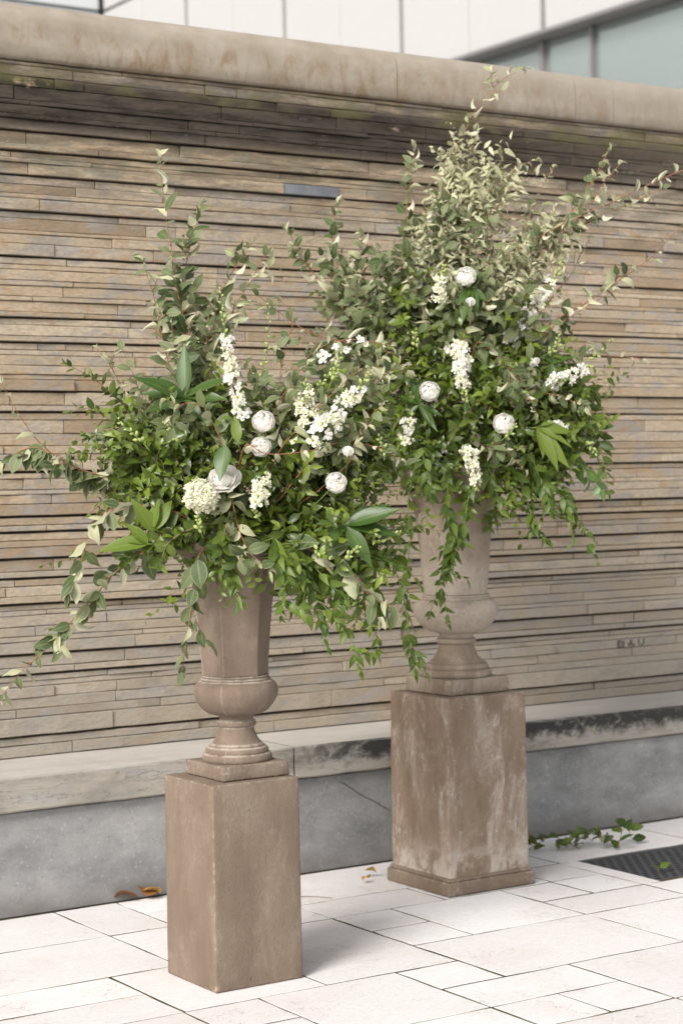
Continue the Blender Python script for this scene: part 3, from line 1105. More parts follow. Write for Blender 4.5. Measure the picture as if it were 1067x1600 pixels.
P1 = (2.8256 + 0.1538, 5.0625 + 0.1538)
P2 = (4.1575 + 0.2010, 5.6906 + 0.2010)
pd = thing('pedestal', 'plain smooth brown pedestal under the nearer urn', 'pedestal', (*P1, 0.001), 'square terracotta pedestals')
rough_box('shaft', M['ped'], pd, 0.3090, 0.3060, 0.0, 0.6265, 0.006, 8)
pd = thing('pedestal', 'chalk streaked pedestal with a stepped base under the farther urn', 'pedestal', (*P2, 0.001), 'square terracotta pedestals')
rough_box('shaft', M['ped_pale'], pd, 0.372, 0.367, 0.060, 0.7285, 0.007, 8)
rough_box('base_moulding', M['ped'], pd, 0.403, 0.4015, 0.0, 0.052, 0.007, 6)
rough_box('base_step', M['ped'], pd, 0.390, 0.380, 0.0525, 0.066, 0.005, 4)
urn('smooth brown terracotta urn on the plain nearer pedestal', P1[0] + 0.023, P1[1], 0.6285, 1.0, 1.0, M['urn'], 0.238, 0.046)
urn('larger weathered urn with pale chalky bands on the farther pedestal', *P2, 0.7305, 1.215, 1.165, M['urn_pale'], 0.281, 0.058, True)

# ------------------------------------------------------------------ plants: leaf meshes
def leaf_geom(kind, nseg, fold=0.25, curl=0.3, wave=0.0, twist=0.0, ph=0.0):
    """unit-length leaf from the origin along +Y, upper face +Z; returns verts, faces, uvs"""
    v, f, uv = [], [], []
    for i in range(nseg + 1):
        t = i / nseg
        if kind == 'oval':
            w = 0.265 * (math.sin(math.pi * min(1, t * 1.0) ** 0.85) ** 0.75 if 0 < t < 1 else 0.0)
        elif kind == 'lance':
            w = 0.155 * (math.sin(math.pi * t ** 0.8) ** 1.0 if 0 < t < 1 else 0.0)
        elif kind == 'point':
            w = 0.21 * (math.sin(math.pi * t ** 0.62) ** 1.15 if 0 < t < 1 else 0.0)
        else:
            w = 0.2 * math.sin(math.pi * t)
        w = max(w, 0.012)
        a = -curl * t * t * 1.2
        y = math.sin(max(1e-4, abs(curl)) * t) / max(1e-4, abs(curl)) if abs(curl) > 1e-3 else t
        z = -math.copysign((1 - math.cos(abs(curl) * t)) / max(1e-4, abs(curl)), curl) if abs(curl) > 1e-3 else 0
        tw = twist * t
        for s in (-1, 0, 1):
            x = s * w
            zz = abs(s) * w * fold + (wave * w * math.sin(9 * t + ph + s * 1.3) if s else 0)
            X = x * math.cos(tw) - zz * math.sin(tw)
            Z = x * math.sin(tw) + zz * math.cos(tw)
            v.append((X, y, z + Z))
            uv.append((0.5 + 0.5 * s, t))
    for i in range(nseg):
        for k in range(2):
            f.append((i * 3 + k, i * 3 + k + 1, (i + 1) * 3 + k + 1, (i + 1) * 3 + k))
    return v, f, uv


def leaf_set(kind, mat, n, curl=(0.1, 0.9), fold=(0.1, 0.5), wave=0.25, twist=0.5, nseg=6, seed=1):
    r = random.Random(seed)
    out = []
    for k in range(n):
        v, f, uv = leaf_geom(kind, nseg, r.uniform(*fold), r.uniform(*curl), r.uniform(0, wave), r.uniform(-twist, twist), r.uniform(0, 6))
        out.append(mk_mesh('leaf', v, f, mat, uv))
    return out


LEAF = {
    'silver': leaf_set('oval', M['silver'], 8, seed=1),
    'silver_pale': leaf_set('oval', M['silver_pale'], 6, (0.5, 1.8), (0.2, 1.1), 0.5, 1.3, seed=2),
    'privet': leaf_set('oval', M['privet'], 5, (0.1, 0.7), (0.15, 0.5), 0.1, 0.3, 4, seed=3),
    'vine': leaf_set('point', M['vine'], 6, (0.1, 0.9), (0.15, 0.5), 0.12, 0.5, 5, seed=4),
    'laurel': leaf_set('lance', M['laurel'], 5, (0.1, 0.6), (0.15, 0.4), 0.15, 0.3, 8, seed=5),
    'lime': leaf_set('lance', M['lime'], 5, (0.1, 0.6), (0.15, 0.4), 0.15, 0.3, 8, seed=6),
    'white_leaf': leaf_set('oval', M['white_leaf'], 4, (0.1, 0.8), (0.1, 0.4), 0.2, 0.5, 6, seed=7),
    'brown': leaf_set('oval', M['brown_leaf'], 3, (0.8, 1.9), (0.4, 0.9), 0.5, 1.0, 6, seed=8),
    'yellow': leaf_set('oval', M['yellow_leaf'], 3, (0.8, 1.9), (0.4, 0.9), 0.5, 1.0, 6, seed=9),
}

DEP = {'L': 5.996, 'R': 7.316}
RIM = {'L': Vector((*P1, 1.30)), 'R': Vector((*P2, 1.50))}
UU, VV, WW = Vector((math.cos(YAW), -math.sin(YAW), 0)), Vector((0, 0, 1)), Vector((math.sin(YAW), math.cos(YAW), 0))


def at(arr, px, py, w=0.0):
    """photo pixel plus depth behind the urn's axis -> place in the scene"""
    d = DEP[arr] + w
    return EYE + FWD * d + RGT * ((px - 533.5) / FPX * d) - UPV * ((py - 800) / FPX * d)


def px2m(arr, px):
    return px / FPX * DEP[arr]


def frame(d, n):
    """matrix with +Y along d and +Z near n"""
    d = d.normalized()
    n = n - d * n.dot(d)
    n = n.normalized() if n.length > 1e-4 else d.orthogonal().normalized()
    x = d.cross(n)
    return Matrix((x, d, n)).transposed()


rl = random.Random(77)


def rv(s=1.0):
    return Vector((rl.gauss(0, s), rl.gauss(0, s), rl.gauss(0, s)))


def put_leaf(parent, origin, kind, p, d, n, L):
    wd = rl.uniform(0.45, 0.85) if kind == 'silver_pale' else rl.uniform(0.85, 1.15)
    mt = frame(d, n).to_4x4() @ Matrix.Diagonal((L * wd, L, L, 1))
    mt.translation = p - origin
    return link('leaf', rl.choice(LEAF[kind]), parent, mat=mt)


STEMMAT = {'silver': 'red_stem', 'silver_pale': 'red_stem', 'privet': 'brown_stem', 'vine': 'green_stem', 'laurel': 'green_stem', 'lime': 'green_stem',
           'white_leaf': 'green_stem', 'brown': 'brown_stem', 'yellow': 'brown_stem'}
NAMES = {'silver': ('silverberry_branch', 'branch'), 'silver_pale': ('silverberry_branch', 'branch'), 'privet': ('leafy_sprig', 'sprig'),
         'vine': ('trailing_vine', 'vine'), 'white_leaf': ('white_backed_sprig', 'sprig')}
GRP = {'L': 'nearer urn', 'R': 'farther urn'}


def branch(arr, kind, label, pts, w=(0.0, 0.0), leaf=30, gap=14, pale=0.0, droop=0.0, start=0.0, root=True, rad=(0.0028, 0.0011), pair=False, stem=None, name=None, spread=0.9, tipsize=0.55):
    n = len(pts)
    P = [at(arr, x, y, w[0] + (w[1] - w[0]) * (k / (n - 1))) for k, (x, y) in enumerate(pts)]
    first = P[0]
    full = ([RIM[arr] + (first - RIM[arr]) * 0.03, RIM[arr] + (first - RIM[arr]) * 0.5] if root else []) + P
    org = full[0]
    nm, cat = NAMES[kind]
    plural = {'branch': 'silvery branches', 'sprig': 'leafy sprigs', 'vine': 'trailing vines'}[cat]
    t = thing(name or nm, label, cat, org, '%s in the %s' % (plural, GRP[arr]))
    path = spline(full, 0.014)
    bend = rv(1.0)
    path = [p + Vector((mnoise.noise(p * 9 + bend), mnoise.noise(p * 9 - bend), mnoise.noise(p * 9 + bend * 2))) * 0.006 for p in path]
    smb = MB()
    smb.add(*tube([p - org for p in path], rad[0] * (1.3 if gap >= 16 and arr == 'R' else 1), rad[1] * (1.4 if gap >= 16 and arr == 'R' else 1)))
    vis = spline(P, 0.006)
    cum = [0.0]
    for a, c in zip(vis, vis[1:]):
        cum.append(cum[-1] + (c - a).length)
    tot = cum[-1]
    L0 = px2m(arr, leaf * ((1.2 if (arr == 'L' or gap >= 16) else 1.05) if kind == 'silver' else 1.1))
    g = px2m(arr, gap)
    s = start * tot
    ang = rl.uniform(0, 6.28)
    i = 0
    while s < tot:
        while i < len(cum) - 2 and cum[i + 1] < s:
            i += 1
        p = vis[i]
        tg = (vis[min(i + 3, len(vis) - 1)] - vis[max(i - 3, 0)]).normalized()
        a0 = tg.orthogonal().normalized()
        b0 = tg.cross(a0)
        fr = s / tot
        L = L0 * (1.0 - (1 - tipsize) * fr ** 3) * rl.choice((0.6, 0.85, 1.0, 1.1, 1.2))
        for side in ((0, 1) if (pair and rl.random() < 0.8) else (0,)):
            q = ang + side * math.pi + rl.gauss(0, 0.35)
            rad_d = a0 * math.cos(q) + b0 * math.sin(q)
            d = rad_d * spread + tg * rl.uniform(0.35, 0.9) + Vector((0, 0, -droop)) * rl.uniform(0.5, 1.3) + rv(0.12)
            nn = tg * 0.35 - rad_d * 0.1 + Vector((0, 0, 0.4)) - WW * 0.75 - UU * 0.2 + rv(0.42)
            k = kind
            if kind == 'silver' and rl.random() < pale:
                k = 'silver_pale'
            if k == 'silver_pale' and rl.random() < 0.35 or (k == 'silver' and rl.random() < 0.12):
                nn = -nn
            put_leaf(t, org, k, p, d, nn, L)
        ang += 2.4 if not pair else math.pi / 2
        if pair and rl.random() < 0.3:
            ang += rl.uniform(-0.8, 0.8)
        s += g * ((0.66 if gap < 16 else 0.72) if kind == 'silver' else 0.95) * rl.choice((0.45, 0.8, 1.0, 1.2, 1.7))
    # short side twigs
    if kind in ('silver', 'vine') and tot > 0.18:
        for q in range(int(tot / (0.15 if gap < 16 else 0.3))):
            i0 = int(len(vis) * rl.uniform(0.3, 0.85))
            tg = (vis[min(i0 + 3, len(vis) - 1)] - vis[max(i0 - 3, 0)]).normalized()
            d0 = (tg * 0.8 + (UU * rl.uniform(-1, 1) + VV * rl.uniform(-0.3, 0.8) - WW * rl.uniform(-0.3, 0.6)) * 0.9).normalized()
            Lt = rl.uniform(0.04, 0.10)
            end = vis[i0] + d0 * Lt + Vector((0, 0, -droop * 0.04 + rl.uniform(-0.01, 0.015)))
            sp = spline([vis[i0], (vis[i0] + end) / 2 + rv(0.005), end], 0.008)
            smb.add(*tube([p - org for p in sp], rad[1] * 1.3, rad[1] * 0.7, 4))
            m_ = max(3, int(Lt / (g * 0.55)))
            for z in range(m_):
                pp = sp[min(len(sp) - 1, int((z + 1) / m_ * (len(sp) - 1)))]
                sd = d0.orthogonal().normalized()
                sd = (sd * math.cos(z * 2.4) + d0.cross(sd) * math.sin(z * 2.4))
                k = 'silver_pale' if kind == 'silver' and rl.random() < pale + 0.1 else kind
                put_leaf(t, org, k, pp, sd * 0.8 + d0 * 0.7 + Vector((0, 0, -droop)) + rv(0.15), Vector((0, 0, 0.4)) - WW * 0.75 + rv(0.45), L0 * rl.uniform(0.5, 0.9))
    link('stem', mk_mesh('stem', smb.v, smb.f, M[stem or STEMMAT[kind]]), t)
    # terminal leaves
    tg = (vis[-1] - vis[-5]).normalized()
    for k2 in range(2):
        k = kind if not (kind == 'silver' and rl.random() < pale + 0.3) else 'silver_pale'
        put_leaf(t, org, k, vis[-1], tg + rv(0.35), Vector((0, 0, 0.6)) - WW * 0.4 + rv(0.3), L0 * tipsize * rl.uniform(0.8, 1.1))
    return t


# ------------------------------------------------------------------ plants: the dense filler of both arrangements
def filler(arr, name, label, mat, lobes, n_sprigs, leaf_px, leaf_kind, sprig_px, seed, nl=13, down=0.15, inner=0.45, bright=0.5, fronty=0.35):
    r = np.random.default_rng(seed)
    v0, f0, uv0 = leaf_geom(leaf_kind, 3, 0.3, 0.5, 0.1)
    v0 = np.array(v0)
    f0 = np.array(f0)
    uv0 = np.array(uv0)
    mats, locs, tints = [], [], []
    sv, sf = [], []
    wts = np.array([l[2] * l[3] for l in lobes], float)
    wts /= wts.sum()
    U, V_, W_ = np.array(UU), np.array(VV), np.array(WW)
    for _ in range(n_sprigs):
        l = lobes[r.choice(len(lobes), p=wts)]
        c = np.array(at(arr, l[0], l[1], l[4]))
        R = np.array([px2m(arr, l[2]), px2m(arr, l[3]), l[5]])
        d = r.normal(size=3)
        d[2] -= fronty
        d /= np.linalg.norm(d)
        rr = inner + (1 - inner) * r.random() ** 0.6
        p = c + U * (d[0] * R[0] * rr) + V_ * (d[1] * R[1] * rr) + W_ * (d[2] * R[2] * rr)
        o = U * d[0] + V_ * d[1] + W_ * d[2] + r.normal(size=3) * 0.42
        o[2] -= down
        o /= np.linalg.norm(o)
        L = px2m(arr, sprig_px) * r.uniform(0.6, 1.7)
        st = p - o * L * 0.62
        side = np.cross(o, r.normal(size=3))
        side /= np.linalg.norm(side)
        bend = r.normal(size=3) * 0.25
        bend[2] -= 0.15
        pts = []
        ti = np.clip(r.normal(bright, 0.2), 0, 1)
        Lf = px2m(arr, leaf_px) * r.uniform(0.7, 1.3)
        a = r.uniform(0, 6)
        for k in range(nl):
            t = (k + 1) / nl
            q = st + o * (L * t) + bend * (L * t * t * 0.5)
            tg = o + bend * t
            tg /= np.linalg.norm(tg)
            a += 2.6
            s2 = np.cross(tg, side)
            rad_d = side * math.cos(a) + s2 * math.sin(a)
            dd = rad_d * 0.9 + tg * r.uniform(0.3, 0.9) + r.normal(size=3) * 0.15
            dd[2] -= 0.12
            dd /= np.linalg.norm(dd)
            nn = tg * 0.35 + np.array([0, 0, 0.5]) - W_ * 0.65 + r.normal(size=3) * 0.42
            nn -= dd * nn.dot(dd)
            nn /= np.linalg.norm(nn)
            x = np.cross(dd, nn)
            s = Lf * r.uniform(0.5, 1.2) * (1 - 0.35 * t ** 3)
            mats.append(np.stack([x, dd, nn], 1) * s)
            locs.append(q)
            tints.append(np.clip(ti + r.normal(0, 0.13) + 0.2 * t ** 2 * 0.5, 0, 1))
        # thin stem of the sprig
        path = [Vector(st + o * (L * t) + bend * (L * t * t * 0.5)) for t in (0, 0.35, 0.7, 1.0)]
        tv, tf = tube(path, 0.0011, 0.0005, 3)
        k0 = len(sv)
        sv += [tuple(q) for q in tv]
        sf += [tuple(i + k0 for i in q) for q in tf]
    mats = np.array(mats)
    locs = np.array(locs)
    n = len(locs)
    V = np.einsum('nij,kj->nki', mats, v0) + locs[:, None, :]
    k = len(v0)
    F = (f0[None] + (np.arange(n) * k)[:, None, None]).reshape(-1, 4)
    UVs = np.tile(uv0, (n, 1))
    T = np.repeat(np.array(tints), k)
    verts = np.concatenate([V.reshape(-1, 3), np.array(sv)])
    me = bpy.data.meshes.new(name)
    nf = len(F)
    faces = [tuple(q) for q in F] + [tuple(i + n * k for i in q) for q in sf]
    org = np.array(RIM[arr])
    me = mk_mesh(name, verts - org, faces, [mat, M['brown_stem']],
                 uvs=np.concatenate([UVs, np.zeros((len(sv), 2))]), midx=[0] * nf + [1] * len(sf), tint=np.concatenate([T, np.zeros(len(sv))]))
    o = link(name, me, None, org)
    o['kind'] = 'stuff'
    o['label'] = label
    o['category'] = 'foliage'
    o['group'] = 'dense filler foliage in the urns'
    return o


LOBL = [(375, 745, 190, 105, 0.0, 0.24), (230, 720, 95, 85, 0.0, 0.18), (500, 830, 110, 62, -0.02, 0.20), (520, 700, 95, 100, 0.04, 0.18), (330, 830, 140, 55, -0.03, 0.2)]
LOBR = [(730, 630, 180, 130, 0.0, 0.28), (680, 530, 95, 80, 0.02, 0.2), (850, 660, 88, 105, 0.0, 0.22), (690, 715, 100, 65, -0.05, 0.22)]
filler('L', 'dark_filler_foliage', 'dense dark small leaved filler massed over the nearer urn rim', M['fill_dark'], [(a, b, c * 0.88, d * 0.88, e, g) for a, b, c, d, e, g in LOBL], 380, 23, 'oval', 66, 1, bright=0.45)
filler('L', 'bright_filler_foliage', 'bright green pointed filler leaves mixed through the nearer bouquet', M['fill_mid'],
       LOBL + [(540, 900, 85, 70, -0.03, 0.15)], 240, 27, 'point', 76, 2, nl=11, down=0.3, inner=0.6, bright=0.5)
filler('L', 'grey_filler_foliage', 'grey green silvery filler leaves mixed through the nearer bouquet', M['fill_silver'],
       [(470, 640, 120, 95, 0.0, 0.2), (260, 680, 100, 90, 0, 0.16), (540, 690, 70, 90, 0, 0.16)], 130, 31, 'oval', 95, 3, nl=9, down=0.0, inner=0.6, bright=0.5)
filler('R', 'dark_filler_foliage', 'dense dark small leaved filler massed over the farther urn rim', M['fill_dark'], [(a, b, c * 0.92, d * 0.92, e, g) for a, b, c, d, e, g in LOBR], 370, 20, 'oval', 58, 4, bright=0.42)
filler('R', 'bright_filler_foliage', 'bright green pointed filler leaves mixed through the farther bouquet', M['fill_mid'],
       LOBR + [(760, 770, 120, 50, -0.03, 0.15)], 280, 24, 'point', 66, 5, nl=11, down=0.35, inner=0.6, bright=0.5)
filler('R', 'grey_filler_foliage', 'grey green silvery filler leaves mixed through the farther bouquet', M['fill_silver'],
       [(625, 480, 120, 105, 0.02, 0.2), (580, 530, 80, 60, 0.0, 0.15), (700, 370, 50, 90, 0.04, 0.14), (730, 490, 95, 95, 0.0, 0.22), (820, 575, 75, 75, 0.0, 0.2)],
       240, 27, 'oval', 88, 6, nl=10, down=-0.05, inner=0.3, bright=0.42)

filler('R', 'pale_filler_foliage', 'pale cream green curled leaves crowding the tall crown of the farther bouquet', M['fill_pale'],
       [(722, 310, 62, 105, 0.04, 0.14), (770, 300, 42, 60, 0.04, 0.12), (690, 420, 55, 70, -0.05, 0.14), (790, 420, 60, 60, 0.0, 0.15), (850, 370, 50, 50, 0.02, 0.1)],
       190, 20, 'lance', 75, 7, nl=12, down=0.25, inner=0.2, bright=0.6)

filler('L', 'outer_filler_foliage', 'longer loose green sprays breaking the outline of the nearer bouquet', M['fill_mid'],
       [(225, 700, 85, 75, 0, 0.16), (300, 650, 110, 60, 0.03, 0.14), (545, 660, 65, 95, 0, 0.16), (560, 830, 70, 60, -0.05, 0.14), (400, 840, 150, 40, -0.08, 0.16)],
       85, 21, 'oval', 135, 8, nl=20, down=0.0, inner=0.75, bright=0.55)
filler('R', 'outer_filler_foliage', 'longer loose green sprays breaking the outline of the farther bouquet', M['fill_mid'],
       [(870, 640, 60, 100, 0, 0.16), (610, 500, 85, 80, 0.0, 0.16), (800, 520, 70, 80, 0.03, 0.14), (740, 740, 130, 35, -0.08, 0.16)],
       80, 19, 'oval', 120, 9, nl=20, down=0.05, inner=0.75, bright=0.5)

# ------------------------------------------------------------------ plants: branches one by one
B = branch
# nearer urn: upright silverberry
B('L', 'silver', 'tallest upright silvery branch of the nearer bouquet, bare reddish stem near its tip', [(330, 700), (302, 590), (286, 490), (270, 420), (263, 360), (255, 290), (251, 246)], (0.0, 0.05), 32, 15, 0.2)
B('L', 'silver', 'dense grey green branch standing just behind the tallest branch of the nearer bouquet', [(320, 680), (292, 560), (284, 470), (294, 395), (306, 350), (314, 325)], (0.02, 0.1), 31, 10, 0.1)
B('L', 'silver', 'short upright branch with cream tip leaves beside the tallest branch', [(300, 670), (270, 590), (250, 510), (236, 450), (224, 408)], (-0.05, 0.0), 31, 14, 0.45)
B('L', 'silver', 'slanting branch ending level with the white larkspur tip', [(320, 680), (315, 590), (338, 480), (362, 430), (395, 380)], (0.04, 0.12), 29, 13, 0.25)
B('L', 'silver', 'slanting reddish branch with cream tips above the white larkspur', [(325, 690), (330, 580), (357, 500), (388, 445), (418, 395)], (0.0, 0.06), 29, 13, 0.45)
B('L', 'silver', 'middle height branch filling the gap left of the larkspur spike', [(315, 700), (285, 620), (275, 560), (268, 505)], (-0.08, -0.05), 30, 11, 0.2)
B('L', 'silver', 'leafy grey branch between the larkspur spike and the tallest stem', [(330, 690), (322, 600), (322, 530), (330, 470)], (0.0, 0.02), 30, 11, 0.1)
B('L', 'silver', 'thin bare branch rising between the two bouquets', [(450, 690), (438, 600), (447, 540), (458, 500), (440, 470)], (0.05, 0.1), 26, 22, 0.3)
B('L', 'silver', 'cream tipped branch poking up at the outer shoulder of the nearer bouquet', [(280, 720), (232, 690), (205, 640), (180, 585), (152, 545)], (0.0, -0.02), 27, 19, 0.6)
B('L', 'privet', 'small leaved sprig reaching up and out at the outer shoulder', [(290, 720), (230, 675), (193, 633), (160, 600), (135, 584), (106, 570)], (0.02, 0.0), 22, 12, pair=True)
B('L', 'privet', 'small leaved sprig pointing sideways below the cream tipped branch', [(270, 720), (205, 680), (165, 650), (138, 637), (110, 643)], (-0.02, -0.05), 21, 11, pair=True)
B('L', 'privet', 'small leaved sprig lying flat over the outer shoulder', [(290, 730), (225, 700), (185, 685), (150, 680), (122, 690)], (-0.1, -0.12), 22, 10, pair=True)
B('L', 'silver', 'nearly bare red twig with white backed leaves only at its far tip', [(300, 790), (195, 753), (115, 729), (75, 702), (46, 672), (20, 628), (5, 598)], (-0.02, -0.08), 26, 34, 0.6, start=0.35)
B('L', 'silver', 'arching frond with a row of hanging leaves stretching out to the photo edge', [(290, 780), (200, 752), (130, 735), (92, 712), (50, 700), (4, 722)], (-0.05, -0.1), 34, 9, 0.12, droop=0.9, spread=0.5)
B('L', 'silver', 'broad leaved drooping branch hanging beside the lime leaves', [(280, 800), (210, 788), (168, 798), (144, 822), (134, 855), (122, 890), (108, 928)], (-0.15, -0.22), 38, 16, 0.25, droop=0.4)
B('L', 'silver', 'lowest long trailing branch hanging out to the lower photo edge', [(270, 840), (182, 893), (150, 930), (112, 973), (75, 1012), (38, 1046), (6, 1085)], (-0.1, -0.2), 33, 13, 0.3, droop=0.3)
B('L', 'silver', 'single branch hanging straight down alongside the nearer urn body', [(330, 850), (310, 872), (304, 920), (296, 970), (289, 1022), (285, 1050)], (-0.2, -0.22), 32, 17, 0.1, droop=0.8, spread=0.7)
B('L', 'silver', 'arching reddish branch over the white delphinium florets', [(440, 700), (478, 656), (500, 632), (527, 610), (550, 586), (570, 575)], (-0.22, -0.26), 24, 24, 0.5)
B('L', 'silver', 'small reddish twig with narrow leaves right of the delphinium', [(540, 730), (558, 685), (572, 662), (584, 645), (594, 636)], (-0.2, -0.24), 24, 13, 0.5)
B('L', 'silver', 'thin horizontal red twig crossing in front of the round white blooms', [(380, 700), (410, 708), (445, 709), (485, 706), (505, 700)], (-0.27, -0.29), 22, 20, 0.5)
B('L', 'silver', 'grey leaved twig drooping over the front of the nearer urn rim', [(360, 770), (370, 815), (385, 858), (402, 876), (420, 892)], (-0.25, -0.3), 32, 12, 0.35)
B('L', 'silver', 'pale grey branch curving over the middle of the nearer bouquet', [(400, 700), (420, 660), (440, 620), (465, 590), (480, 570)], (-0.16, -0.2), 27, 12, 0.55)
B('L', 'silver', 'pale grey branch lying beside the rose bud', [(470, 740), (500, 700), (545, 690), (590, 700), (625, 720)], (-0.2, -0.2), 26, 12, 0.4)
B('L', 'silver', 'silvery twig leaning over the dark laurel leaves', [(350, 700), (330, 655), (315, 635), (290, 630), (268, 650)], (-0.22, -0.26), 27, 14, 0.4)
B('L', 'silver', 'silvery twig with white star shaped tips reaching toward the farther bouquet', [(440, 640), (480, 560), (520, 535), (565, 530), (610, 540)], (-0.05, -0.1), 26, 17, 0.6)
B('L', 'silver', 'grey branch leaning out under the delphinium toward the farther urn', [(470, 720), (540, 640), (580, 600), (625, 570), (637, 578)], (-0.02, -0.05), 28, 13, 0.45)
B('L', 'silver', 'grey broad leaves hanging under the big laurel fan at the lower corner', [(460, 850), (530, 880), (565, 910), (580, 940), (590, 965)], (-0.2, -0.25), 36, 15, 0.15, droop=0.5)
# nearer urn: trailing vines
B('L', 'vine', 'vine ending in a bright leaf tuft lowest beneath the nearer bouquet', [(460, 850), (500, 905), (530, 960), (550, 1005), (562, 1048)], (-0.15, -0.2), 28, 11, droop=0.6, pair=True)
B('L', 'vine', 'vine with a pale four leaf tip hanging clear before the wall', [(450, 860), (480, 900), (498, 950), (506, 990), (512, 1012)], (-0.18, -0.22), 26, 13, droop=0.6, pair=True)
B('L', 'vine', 'thin vine hanging just short of the farther pedestal top', [(560, 850), (610, 880), (628, 920), (636, 970), (640, 1010), (650, 1055)], (-0.1, -0.05), 23, 12, droop=0.5, pair=True)
B('L', 'vine', 'thick leafy vine hanging right beneath the laurel fan', [(520, 860), (570, 900), (590, 950), (588, 990), (592, 1015)], (-0.12, -0.15), 27, 9, droop=0.6, pair=True)
B('L', 'vine', 'short feathery vine hanging over the front shoulder of the nearer urn', [(430, 840), (442, 880), (446, 920), (438, 962)], (-0.26, -0.3), 29, 9, droop=0.5, pair=True)
B('L', 'vine', 'bright short vine tip lying against the nearer urn body', [(370, 850), (362, 890), (365, 915), (380, 940)], (-0.24, -0.27), 26, 10, droop=0.5, pair=True)
B('L', 'vine', 'leafy vine hanging beside the feathery one', [(460, 850), (470, 890), (476, 920), (472, 945)], (-0.22, -0.25), 26, 9, droop=0.5, pair=True)
B('L', 'vine', 'vine spilling sideways below the laurel fan', [(480, 850), (540, 860), (590, 870), (622, 885)], (-0.15, -0.15), 25, 9, droop=0.5, pair=True)
B('L', 'vine', 'low vine of yellowish leaves under the urn lip', [(450, 870), (490, 885), (520, 920), (535, 945)], (-0.2, -0.24), 28, 10, droop=0.5, pair=True)
B('L', 'privet', 'fern like sprig hanging below the lime leaves', [(270, 830), (240, 850), (215, 865), (192, 880)], (-0.2, -0.22), 22, 8, pair=True)
B('L', 'privet', 'glossy small leaved sprig curving over the rim beside the urn lip', [(330, 820), (290, 830), (262, 850), (250, 878)], (-0.24, -0.28), 23, 8, pair=True)
B('L', 'privet', 'thin curly sprig tip showing against the wall near the broad leaved branch', [(200, 840), (150, 868), (115, 872), (82, 880), (68, 884)], (-0.1, -0.12), 15, 12, pair=True)
B('L', 'privet', 'glossy dark sprig hanging over the centre of the nearer urn rim', [(360, 800), (350, 840), (345, 870), (352, 905)], (-0.26, -0.29), 22, 8, pair=True)

# farther urn: silverberry
B('R', 'silver', 'highest branch of all with curled pale leaves tipped over the coping', [(690, 470), (690, 380), (706, 270), (728, 200), (753, 155), (785, 124), (822, 105)], (0.02, 0.02), 24, 14, 0.85, droop=0.35)
B('R', 'silver', 'upright outer branch of the farther bouquet with grey green leaves', [(640, 520), (628, 410), (634, 340), (641, 285), (648, 232)], (0.0, 0.05), 29, 13, 0.35)
B('R', 'silver', 'pale branch close beside the highest one', [(700, 480), (688, 400), (690, 320), (700, 265), (708, 215)], (0.0, 0.0), 25, 10, 0.8)
B('R', 'silver', 'thick pale branch of curled leaves just under the highest tip', [(710, 470), (715, 380), (728, 310), (738, 255), (742, 205)], (0.05, 0.08), 25, 8, 0.9, droop=0.3)
B('R', 'silver', 'pale branch arching over to a curled leaf tip inside the dark stain', [(700, 470), (720, 380), (755, 310), (795, 275), (818, 258), (836, 250)], (-0.02, -0.05), 25, 11, 0.85, droop=0.5)
B('R', 'silver', 'inner pale branch leaning over the highest flowers', [(705, 480), (725, 400), (760, 340), (790, 310)], (-0.05, -0.1), 25, 10, 0.8, droop=0.4)
B('R', 'silver', 'grey branch crossing low before the pale top branches', [(690, 500), (665, 430), (668, 370), (662, 320)], (-0.05, -0.08), 26, 10, 0.45)
B('R', 'silver', 'green leaved branch inside the crown of the farther bouquet', [(690, 500), (688, 430), (700, 370), (696, 330)], (-0.1, -0.12), 27, 9, 0.2)
B('R', 'silver', 'longest red branch sweeping up and out past the photo edge', [(700, 500), (740, 450), (798, 400), (850, 366), (915, 334), (965, 312), (1020, 285), (1075, 262)], (0.0, -0.1), 27, 16, 0.55, droop=0.25)
B('R', 'silver', 'second long red branch running just under the longest one', [(720, 500), (780, 430), (850, 380), (920, 345), (985, 318), (1034, 294)], (0.03, 0.0), 25, 16, 0.6, droop=0.2)
B('R', 'silver', 'forked twig with the higher tip above the longest branch', [(800, 440), (868, 370), (898, 330), (922, 290), (938, 258), (950, 236)], (0.05, 0.08), 25, 17, 0.65, droop=0.2)
B('R', 'silver', 'forked twig with the lower curled tip above the longest branch', [(810, 440), (880, 370), (918, 322), (940, 290), (966, 258)], (0.0, 0.0), 25, 17, 0.65, droop=0.25)
B('R', 'silver', 'small twig of white leaves between the crown and the forked twigs', [(760, 480), (810, 400), (832, 330), (848, 290), (863, 262)], (0.06, 0.1), 22, 16, 0.75)
B('R', 'silver', 'red branch bent out across bare wall below the longest one', [(780, 600), (850, 515), (905, 478), (950, 450), (1008, 410), (1066, 354)], (0.0, -0.05), 24, 19, 0.55, droop=0.1)
B('R', 'silver', 'paired red stem alongside the bent out branch, ending in a lime leaf', [(790, 590), (850, 525), (893, 492), (930, 470), (957, 455)], (-0.05, -0.08), 25, 20, 0.4, droop=0.1)
B('R', 'silver', 'thin twig rising to a small white tuft against the wall', [(800, 540), (850, 480), (885, 438), (905, 400), (920, 372)], (0.06, 0.08), 20, 24, 0.6)
B('R', 'silver', 'horizontal red twig with a few leaves above the white flower spray', [(790, 580), (850, 553), (905, 553), (960, 556), (1003, 562)], (-0.05, -0.08), 22, 21, 0.5, droop=0.3)
B('R', 'silver', 'upright leafy branch between both bouquets, taller of that pair', [(610, 560), (560, 500), (533, 455), (520, 400), (522, 350), (528, 318)], (0.0, 0.05), 29, 9, 0.25)
B('R', 'silver', 'branch leaning out farthest toward the nearer bouquet', [(620, 570), (570, 505), (530, 470), (492, 430), (466, 395), (450, 362)], (-0.05, -0.08), 28, 11, 0.3)
